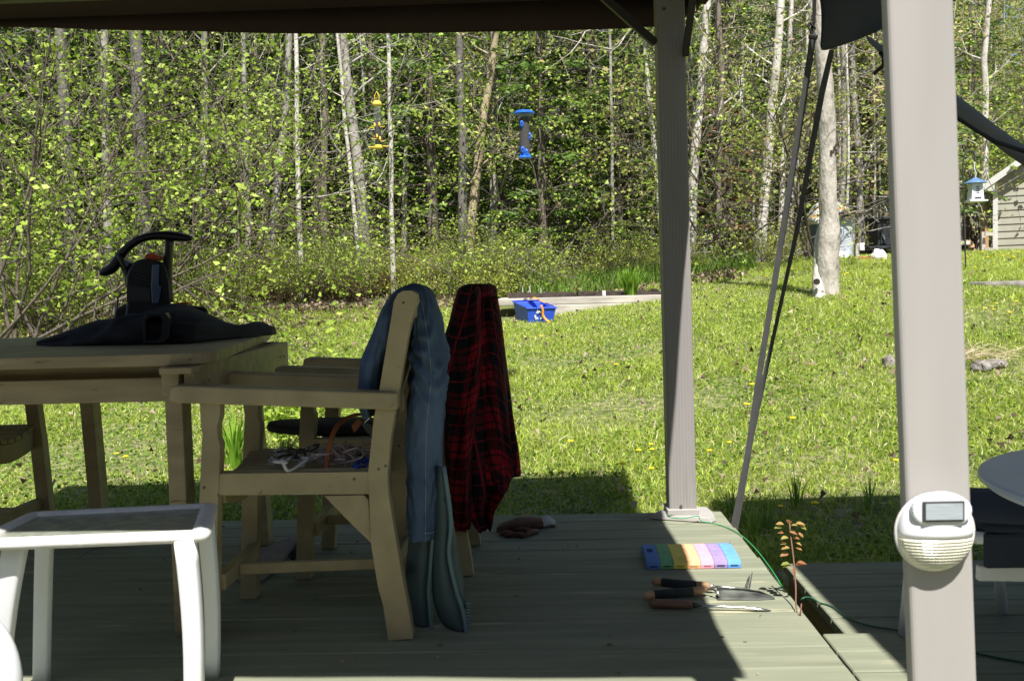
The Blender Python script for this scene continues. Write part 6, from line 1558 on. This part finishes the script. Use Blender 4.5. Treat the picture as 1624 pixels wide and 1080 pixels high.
# prototypes for the rest of the wood, then copies
random.seed(5); rr = random.Random(21)
FAR = (0, 400, 0)
protoH = [make_tree('broadleaf_tree', 'young broadleaf tree in fresh leaf deeper in the wood', 'tree', 300 + k, 10.5, [.06, .085, .05, .07, .045][k], ['greybark', 'greydark', 'birch', 'greybark', 'birch'][k], ['leaf', 'leaf', 'leafr', 'leafr', 'leaf'][k], b0=[1.2, 2.2, 1.6, .8, 1.0][k], step=.30, bl=[2.0, 2.2, 1.6, 1.9, 1.7][k], per=8, ls=.066, group='young broadleaf trees deeper in the wood', vis=9.5, depth=1, kids=6, jit=.075) for k in range(5)]
protoC = [make_conifer('fir_tree', 'dark green fir with drooping boughs deeper in the wood', 400 + k, [9.5, 8, 6][k], [.10, .08, .06][k], [2.0, 1.7, 1.4][k], b0=[1.3, .7, .35][k], group='dark firs deeper in the wood') for k in range(3)]
protoB = [make_tree('bare_pole_tree', 'bare dead-twigged pole trunk deeper in the wood', 'tree', 500 + k, 9, [.035, .05, .028, .07][k], ['greybark', 'greydark', 'birch', 'brownbark'][k], None, b0=.5, step=.28, bl=.9, group='bare pole trunks deeper in the wood', vis=7.5, depth=1, kids=3, up=0, elev=.1) for k in range(4)]
firstuse = {}
def place(proto, x, y, rot, s, cnt=None):
    z = T(x, y)
    if proto.name not in firstuse:
        firstuse[proto.name] = 1; proto.location = (x, y, z); proto.rotation_euler = (0, 0, rot); proto.scale = (s, s, s); return proto
    return dup(proto, (x, y, z), rot, s)
def clear(x, y, d=.5): return all((x - a) ** 2 + (y - b) ** 2 > d * d for a, b in occupied)
def xat(px, Y): return at(px, 430, Y).x
# conifers: a dark wall behind, closer on the left
nC = 0
for px, Y, k_, s_ in ((8, 15.2, 0, 1.0), (110, 16.6, 0, 1.1), (205, 17.4, 1, 1.2), (270, 16.8, 0, 1.0), (300, 19, 0, 1.2), (160, 19, 0, 1.2), (420, 20, 0, 1.1), (30, 19.5, 0, 1.3), (62, 17.2, 1, 1.1), (350, 19.0, 0, 1.1), (505, 18.9, 1, 1.1), (600, 19.6, 0, 1.1), (690, 18.6, 1, 1.2), (862, 18.0, 2, 1.3), (945, 18.4, 0, 1.1), (1000, 18.9, 1, 1.2), (985, 17.4, 2, .75), (1155, 19.2, 0, 1), (1345, 21.4, 1, 1.1), (1385, 20.6, 2, 1.2), (1430, 22, 0, 1)):
    x = xat(px, Y); place(protoC[k_], x, Y, rr.uniform(0, 6), s_); occupied.append((x, Y))
for k in range(600):
    Y = rr.uniform(18.5, 40); px = rr.uniform(-160, 1780); x = xat(px, Y)
    d0 = .9 if px < 1080 else .42
    if px > 1540 and Y < 30: continue
    if rr.random() > d0 * (1.0 if Y > 22 else .6): continue
    if not clear(x, Y, 1.6 if Y < 30 else 1.4): continue
    place(protoC[rr.choice([0, 0, 1, 1, 2])], x, Y, rr.uniform(0, 6.28), rr.uniform(.8, 1.25)); occupied.append((x, Y)); nC += 1
    if nC >= 95: break
nH = 0
for k in range(900):
    Y = rr.uniform(17.5, 36) if rr.random() < .8 else rr.uniform(30, 46); px = rr.uniform(-160, 1780); x = xat(px, Y)
    if px < 450 and rr.random() < .6: continue
    if px > 1500 and Y < 28.8: continue
    if not clear(x, Y, .75): continue
    place(protoH[rr.choice([0, 1, 2, 3, 4] if px < 1050 else [2, 3, 2, 3, 0, 4])], x, Y, rr.uniform(0, 6.28), rr.uniform(.8, 1.2)); occupied.append((x, Y)); nH += 1
    if nH >= 140: break
nB = 0
for k in range(900):
    Y = rr.uniform(16.6, 30); px = rr.uniform(-120, 1740); x = xat(px, Y)
    if px > 1500 and Y < 28: continue
    if not clear(x, Y, .38): continue
    place(protoB[rr.choice([0, 1, 2, 3])], x, Y, rr.uniform(0, 6.28), rr.uniform(.8, 1.25)); occupied.append((x, Y)); nB += 1
    if nB >= 85: break

# the far mass of the wood, beyond what one can tell apart
def far_wood():
    rng = np.random.default_rng(9); n = 70000; Y = rng.uniform(44, 58, n); X = rng.uniform(-1, 1, n) * .72 * Y; Z = rng.uniform(0, 1, n) ** 1.1 * 17
    zt = np.array([T(x, y) for x, y in zip(X[:1], Y[:1])])[0]
    P = np.stack([X, Y, Z + zt], 1); D = unit(rng.normal(size=(n, 3)) * np.array([1, 1, .5]))
    V, Q = leafquads(P, D, rng.uniform(.25, .55, n), rng.uniform(.15, .3, n), rng); mi = (noise_vec(X * .35) + rng.normal(size=n) * .35 + X * .02 > .0).astype(np.int32)
    me = mesh_np('far_wood', V, Q, ['needle', 'leafr'], mi); o = bpy.data.objects.new('far_wood', me); COL.objects.link(o); o['kind'] = 'stuff'; o['label'] = 'far foliage mass of the wood'
    o['category'] = 'woodland'
def noise_vec(x): return np.array([noise.noise(Vector((float(v), 0, 0))) for v in x])
far_wood()

# big leafy shrubs in front of the wood, at left
def big_shrub(seed, base, n, h, label, spread=1.2, leafs='leaf', per=3, ls=.062, dirs=None, name='leafy_shrub'):
    rng = np.random.default_rng(seed); base = Vector(base); t = thing(name, label, 'shrub', tuple(base)); mb = MB(); tips = []
    for k in range(n):
        a = rng.uniform(0, 6.283); d = (math.cos(a) * .45 * spread, math.sin(a) * .35 * spread, 1)
        if dirs: d = dirs[k % len(dirs)]
        grow(mb, base + Vector((rng.uniform(-.25, .25), rng.uniform(-.2, .2), -.1)), d, h * rng.uniform(.8, 1.15), .022, 2, rng, tips, .10, 9, -.01, 6, 7, .0028)
    obj('stems', mb, 'shrubbark', t, smooth=True); V, Q = leaves_at(tips, per, ls, rng, .035, .45, .66); me = mesh_np('foliage', V - np.array(base), Q, [leafs]); o = bpy.data.objects.new('foliage', me); COL.objects.link(o); o.parent = t; return t
M['shrubbark'] = bark('shrub_bark', (.13, .105, .08), (.06, .05, .04), .5, 14)
def gp(px, Y): x = xat(px, Y); return (x, Y, T(x, Y))
big_shrub(1, gp(20, 11.5), 6, 4.2, 'tall leafy shrub with arching stems at the far left edge', per=2, dirs=[(.25, 0, 1), (.5, .1, .9), (-.1, 0, 1), (.75, -.1, .7), (.1, .1, 1), (-.4, 0, .8)])
big_shrub(2, gp(185, 12.6), 6, 4.4, 'tall leafy shrub arching to the right behind the leaf blower', per=2, dirs=[(.35, 0, 1), (.6, 0, .8), (-.3, 0, 1), (.1, -.1, 1), (.8, .1, .9), (-.6, 0, .8)])
big_shrub(3, gp(295, 13.6), 5, 4.4, 'tall leafy shrub with forking stems behind the nearer chair and blower', per=2, dirs=[(.3, 0, 1), (.55, 0, .9), (-.2, 0, 1), (0, .1, 1), (-.5, 0, .8)])
big_shrub(4, gp(-60, 9.5), 5, 3.4, 'leafy shrub reaching in from beyond the left edge', per=2, dirs=[(.3, 0, 1), (.5, 0, .5), (.7, .1, .6), (.2, 0, 1), (.8, 0, .35)])
big_shrub(5, gp(100, 13.8), 5, 2.6, 'lower leafy shrub at the foot of the dark left trunks', spread=1.6, per=3)
big_shrub(6, gp(420, 16.2), 4, 3.6, 'slender leafy shrub left of the slim pale tree', spread=1.0)
big_shrub(7, gp(1150, 16.6), 5, 3.8, 'budding shrub with pale arching stems right of the middle post', spread=1.5, leafs='leafr', per=2)
big_shrub(8, gp(1275, 15.5), 4, 2.6, 'thin pale stemmed shrub left of the big birch base', spread=.8, leafs='leafr', per=1)
big_shrub(9, gp(905, 16.8), 5, 3.6, 'spreading shrub with fresh leaves behind the garden bed', spread=1.6)
big_shrub(10, gp(1540, 29), 5, 4.5, 'leafy shrub behind the house feeder', spread=1.2, ls=.1)
# low undergrowth along the wood edge : individual bushes
def bush_proto(seed, h, sp, n, mt, nm, lb, ls=.04, grp='low bushes along the edge of the wood'):
    rng = np.random.default_rng(seed); t = thing(nm, lb, 'bush', (0, 0, 0), grp); mb = MB(); tips = []
    for k in range(n):
        a = rng.uniform(0, 6.283); grow(mb, (rng.normal() * .08, rng.normal() * .08, -.05), (math.cos(a) * sp, math.sin(a) * sp, 1), h * rng.uniform(.6, 1.1), .008, 1, rng, tips, .14, 5, .0, 5, 5, .002)
    obj('stems', mb, 'shrubbark', t); V, Q = leaves_at(tips, 4, ls, rng, .045, .5, .6); me = mesh_np('foliage', V, Q, [mt]); o = bpy.data.objects.new('foliage', me); COL.objects.link(o); o.parent = t; return t
bp = [bush_proto(40, .9, .7, 12, 'bushleaf', 'low_bush', 'yellow green low bush at the edge of the wood'), bush_proto(41, .6, .9, 11, 'bushleaf', 'low_bush', 'yellow green low bush at the edge of the wood'),
      bush_proto(42, 1.2, .5, 11, 'leaf', 'low_bush', 'yellow green low bush at the edge of the wood'), bush_proto(43, .55, .9, 14, None or 'deadneedle', 'dead_bush', 'brown dead low bush at the edge of the wood', .03, 'dead bushes along the edge of the wood')]
cnt = 0
for k in range(500):
    Y = rr.uniform(15.4, 17.2) if k % 2 else rr.uniform(15.6, 19.5); px = rr.uniform(380, 900) if k % 3 == 0 else rr.uniform(-60, 1600); x = xat(px, Y)
    if px > 1290 and Y < 19: continue
    w = 1.0 if 380 < px < 1060 else .6
    if rr.random() > w: continue
    if not clear(x, Y, .3): continue
    place(bp[rr.choice([0, 0, 1, 1, 2, 3])], x, Y, rr.uniform(0, 6.28), rr.uniform(.55, 1.15)); cnt += 1
    if cnt >= 185: break
for k in range(34):
    Y = rr.uniform(12.2, 15.4); px = rr.uniform(-80, 370); x = xat(px, Y)
    if clear(x, Y, .25): place(bp[rr.choice([0, 2, 2, 1])], x, Y, rr.uniform(0, 6.28), rr.uniform(.7, 1.25))
# rust coloured dead fir bough area right of the middle post
dc = make_conifer('dead_fir', 'small rusty brown dead fir right of the middle post', 450, 3.4, .05, .9, 'brownbark', 'deadneedle', .8)
x = xat(1145, 18.3); dc.location = (x, 18.3, T(x, 18.3))
# fallen logs on the forest floor
for i, (a, b, Y, rad, lb) in enumerate((((120, 418), (300, 408), 15.2, .07, 'mossy fallen trunk lying behind the leaf blower'), ((280, 437), (430, 430), 15.6, .10, 'thick fallen log on the leaf litter at the wood edge'), ((640, 404), (560, 398), 16.4, .05, 'thin fallen trunk among the bushes below the yellow feeder'))):
    p, q = at(*a, Y), at(*b, Y + .5); p.z = T(p.x, p.y) + rad * .7; q.z = T(q.x, q.y) + rad * .9 + .05; m = MB(); m.tube([p, p.lerp(q, .5) + Vector((0, 0, .03)), q], [rad, rad * .9, rad * .7], 10); obj('fallen_log', m, 'greybark', smooth=True, loc=p, label=lb, cat='log')

# ================================================================== lawn cover
def cover():
    rng = np.random.default_rng(11)
    def field(n, ymin, ymax, pw, edge=.6):
        u = rng.uniform(0, 1, n); Y = (ymin ** pw + u * (ymax ** pw - ymin ** pw)) ** (1 / pw); X = rng.uniform(-1, 1, n) * (edge * Y + .8) - .03 * Y; return X, Y
    def fn(X, Y, s, o): return np.array([noise.noise(Vector((x * s, y * s, o))) for x, y in zip(X, Y)])
    Tn = lambda X, Y: np.array([T(x, y) for x, y in zip(X, Y)])
    def keep(X, Y, pad=0):
        k = ~((X < DX + .005) & (Y < DY + .01)); k &= ~((X > .79) & (Y < 3.33)); k &= ~((X > BED[0] - .03) & (X < BED[1]) & (Y > BED[2] - .05) & (Y < BED[2] + 1.4))
        k &= ((X - BINC.x) ** 2 / .07 + (Y - BINC.y) ** 2 / .10) > 1; return k
    # mown lawn
    X, Y = field(560000, 2.2, 17.2, 1.15); k = keep(X, Y); k &= (Y < 16.2 + 1.2 * np.sin(X * .9) - .25 * np.clip(-X - 2, 0, 8)) ; X, Y = X[k], Y[k]
    k = (X > .74) | (Y > 3.9); X, Y = X[k], Y[k]
    g = fn(X, Y, .9, 0); g2 = fn(X, Y, 3.1, 4); thin = rng.uniform(0, 1, len(X)) < np.clip(.85 + g * .9 + g2 * .7, .34, 1); X, Y, g = X[thin], Y[thin], g[thin]; n = len(X)
    H = rng.uniform(.028, .072, n) * (1 + .7 * np.clip(g, -.6, .8)) * (1 + .4 * (X > 3) * np.clip(X - 3, 0, 2)); H = H * np.where((X < -1.2) & (Y < 8), .75, 1)
    a = rng.uniform(0, 6.283, n); l = rng.uniform(.15, 1.1, n); D = unit(np.stack([np.cos(a) * l, np.sin(a) * l, np.ones(n)], 1)); P = np.stack([X, Y, Tn(X, Y) - .012], 1)
    W = (.0028 + .00038 * Y) * rng.uniform(.6, 1.5, n); V, Q = leafquads(P, D, H, W, rng, .8)
    me = mesh_np('lawn_grass', V, Q, ['grass']); o = bpy.data.objects.new('lawn_grass', me); COL.objects.link(o); o['kind'] = 'stuff'; o['label'] = 'short sunlit lawn grass'; o['category'] = 'grass'
    # broad clover and weed leaves
    X, Y = field(60000, 3.9, 12, 1.1); k = keep(X, Y); X, Y = X[k], Y[k]; w = (fn(X, Y, .7, 7) > -.05) | (X < -1.2); X, Y = X[w], Y[w]; k = (X > .74) | (Y > 3.95); X, Y = X[k], Y[k]; n = len(X)
    a = rng.uniform(0, 6.283, n); D = unit(np.stack([np.cos(a), np.sin(a), rng.uniform(.1, .8, n)], 1)); P = np.stack([X, Y, Tn(X, Y) + rng.uniform(-.01, .035, n)], 1); s = rng.uniform(.012, .03, n)
    V, Q = leafquads(P, D, s, s * .8, rng, .2); me = mesh_np('clover', V, Q, ['weed']); o = bpy.data.objects.new('clover', me); COL.objects.link(o); o['kind'] = 'stuff'; o['label'] = 'clover and small weeds in the lawn'; o['category'] = 'weeds'
    # long grass at the wood edge and beyond the bed
    X, Y = field(42000, 14.2, 18.2, 1); k = keep(X, Y); X, Y = X[k], Y[k]; w = fn(X, Y, .5, 12); k = (X > -1.2 + w * 3) & (X < 3.4) & (Y > 15.2 - w) & (Y < 17.4) ; X, Y = X[k], Y[k]; n = len(X)
    a = rng.uniform(0, 6.283, n); l = rng.uniform(.05, .6, n); D = unit(np.stack([np.cos(a) * l, np.sin(a) * l, np.ones(n)], 1)); P = np.stack([X, Y, Tn(X, Y) - .02], 1)
    V, Q = leafquads(P, D, rng.uniform(.15, .42, n), rng.uniform(.008, .018, n), rng, .5); me = mesh_np('tall_grass', V, Q, ['tallgrass']); o = bpy.data.objects.new('tall_grass', me); COL.objects.link(o); o['kind'] = 'stuff'; o['label'] = 'long grass along the foot of the wood'; o['category'] = 'grass'
    # far right lawn up to shed and stove
    X, Y = field(150000, 16, 26, 1); k = (X > 2.2) & (X > 3.2 + (Y - 16) * .15 - .3); X, Y = X[k], Y[k]; n = len(X)
    a = rng.uniform(0, 6.283, n); l = rng.uniform(.1, .9, n); D = unit(np.stack([np.cos(a) * l, np.sin(a) * l, np.ones(n)], 1)); P = np.stack([X, Y, Tn(X, Y) - .012], 1)
    V, Q = leafquads(P, D, rng.uniform(.04, .10, n), rng.uniform(.010, .02, n), rng, .6); me = mesh_np('upper_lawn_grass', V, Q, ['grass']); o = bpy.data.objects.new('upper_lawn_grass', me); COL.objects.link(o); o['kind'] = 'stuff'; o['label'] = 'longer lawn grass up by the shed'; o['category'] = 'grass'
    # dead leaves
    X, Y = field(26000, 14.2, 24, 1.0); k = keep(X, Y) & (X < 3); X1, Y1 = X[k], Y[k]; X2, Y2 = field(2400, 4.1, 15, 1.2); k = keep(X2, Y2); X2, Y2 = X2[k], Y2[k]; w = rng.uniform(0, 1, len(X2)) < np.clip(.5 + 1.6 * fn(X2, Y2, .8, 21), .1, 1); X2, Y2 = X2[w], Y2[w]
    X3, Y3 = field(7000, 10.5, 15.5, 1.0); k = keep(X3, Y3) & (X3 < -2.5 + .6 * np.sin(Y3 * 2)); X3, Y3 = X3[k], Y3[k]
    X, Y = np.concatenate([X1, X2, X3]), np.concatenate([Y1, Y2, Y3]); n = len(X); a = rng.uniform(0, 6.283, n); up = rng.normal(0, .35, n)
    D = unit(np.stack([np.cos(a), np.sin(a), up], 1)); P = np.stack([X, Y, Tn(X, Y) + rng.uniform(.02, .07, n)], 1); s = rng.uniform(.022, .055, n) * np.clip(.6 + Y * .04, .7, 1.4)
    V, Q = leafquads(P, D, s, s * .8, rng, 1.3); me = mesh_np('fallen_leaves', V, Q, ['litter']); o = bpy.data.objects.new('fallen_leaves', me); COL.objects.link(o); o['kind'] = 'stuff'; o['label'] = 'dead brown leaves scattered over lawn and forest floor'; o['category'] = 'leaves'
    # twigs and brush of the forest floor
    mb = MB(); r = random.Random(8)
    for k in range(900):
        Yt = r.uniform(15.8, 24); px = r.uniform(-60, 1300); x = xat(px, Yt); z = T(x, Yt); a = r.uniform(0, 6.28); L = r.uniform(.3, 1.4); p = Vector((x, Yt, z + r.uniform(0, .25))); q = p + Vector((math.cos(a) * L, math.sin(a) * L, r.uniform(-.1, .6))); mb.tube([p, p.lerp(q, .5) + Vector((0, 0, r.uniform(-.06, .06))), q], [.010, .007, .003], 4, cap=False)
    obj('brushwood', mb, 'greybark', kind='stuff', label='dead twigs and brush on the forest floor', cat='brush')
M['weed'] = leafmat('weed_leaf', [(0, (0.10, 0.20, 0.025)), (1, (0.26, 0.40, 0.05))], .35)
cover()
# straw patch by the rocks
def straw():
    g = ground(1552, 575); rng = np.random.default_rng(5); n = 260; P = np.array(g) + rng.normal(size=(n, 3)) * np.array([.16, .14, .02]) + np.array([0, 0, .05]); a = rng.uniform(0, 6.283, n); D = unit(np.stack([np.cos(a), np.sin(a) * .6, rng.uniform(-.1, .5, n)], 1)); V, Q = leafquads(P, D, rng.uniform(.1, .25, n), np.full(n, .005), rng, .2)
    me = mesh_np('straw', V, Q, ['straw']); o = bpy.data.objects.new('straw', me); COL.objects.link(o); setprops(o, 'pale straw heap around the rocks right of the near post', 'straw', kind='stuff')
M['straw'] = leafmat('straw_blade', [(0, (.40, .33, .18)), (1, (.70, .60, .40))], .2)
straw()
# dandelions
def dandelions():
    g = MB(); rng = random.Random(4); prof = [(.004, 0), (.016, .004), (.021, .009), (.018, .014), (.006, .016)]
    t = thing('dandelion', 'yellow dandelion flower in the lawn', 'flower', (0, 0, 0), 'dandelions in the lawn')
    s = MB(); s.tube([(0, 0, -.02), (.004, 0, .04), (.003, .002, .085)], .0018, 5); obj('stem', s, 'stem', t)
    f = MB(); f.lathe((.003, .002, .082), prof, 11)
    for k in range(11):
        a = 6.283 * k / 11; d = Vector((math.cos(a), math.sin(a), 0)); e = Vector((-d.y, d.x, 0)) * .004; c = Vector((.003, .002, .089)); f.add([c + d * .012 - e, c + d * .012 + e, c + d * .026 + Vector((0, 0, .003))], [(0, 1, 2)])
    obj('flower_head', f, 'petal', t)
    pts = [(977, 592), (1033, 718), (1035, 727), (1013, 731), (987, 757), (1033, 760), (1126, 731), (1157, 716), (1258, 683), (1192, 625), (1420, 746), (906, 717), (858, 543), (1237, 820), (1293, 822), (1209, 423), (1217, 444), (1234, 431), (1256, 433), (1267, 434), (1343, 443), (1357, 416), (1363, 414), (1372, 420), (1382, 418), (1398, 417), (1405, 419), (1547, 431), (1562, 498), (1576, 500), (1580, 490), (1602, 508), (1612, 489), (1530, 414), (1540, 417), (1566, 416), (1580, 411), (1590, 413), (1598, 411), (1607, 417), (1615, 409), (1530, 420), (1557, 408), (893, 448), (944, 447), (877, 456), (811, 453), (1186, 660), (1100, 640), (185, 733), (200, 740), (1478, 440), (1500, 428), (1620, 420), (1533, 412), (1575, 424)]
    for i, (px, py) in enumerate(pts):
        q = ground(px, py + 3); s_ = 1 + max(0, q.y - 10) * .05
        if i == 0: t.location = q; t.scale = (s_,) * 3
        else: dup(t, q, rng.uniform(0, 6), s_ * rng.uniform(.65, 1.0))
dandelions()
# young maple branch leaves hanging top right etc. come from the trees themselves
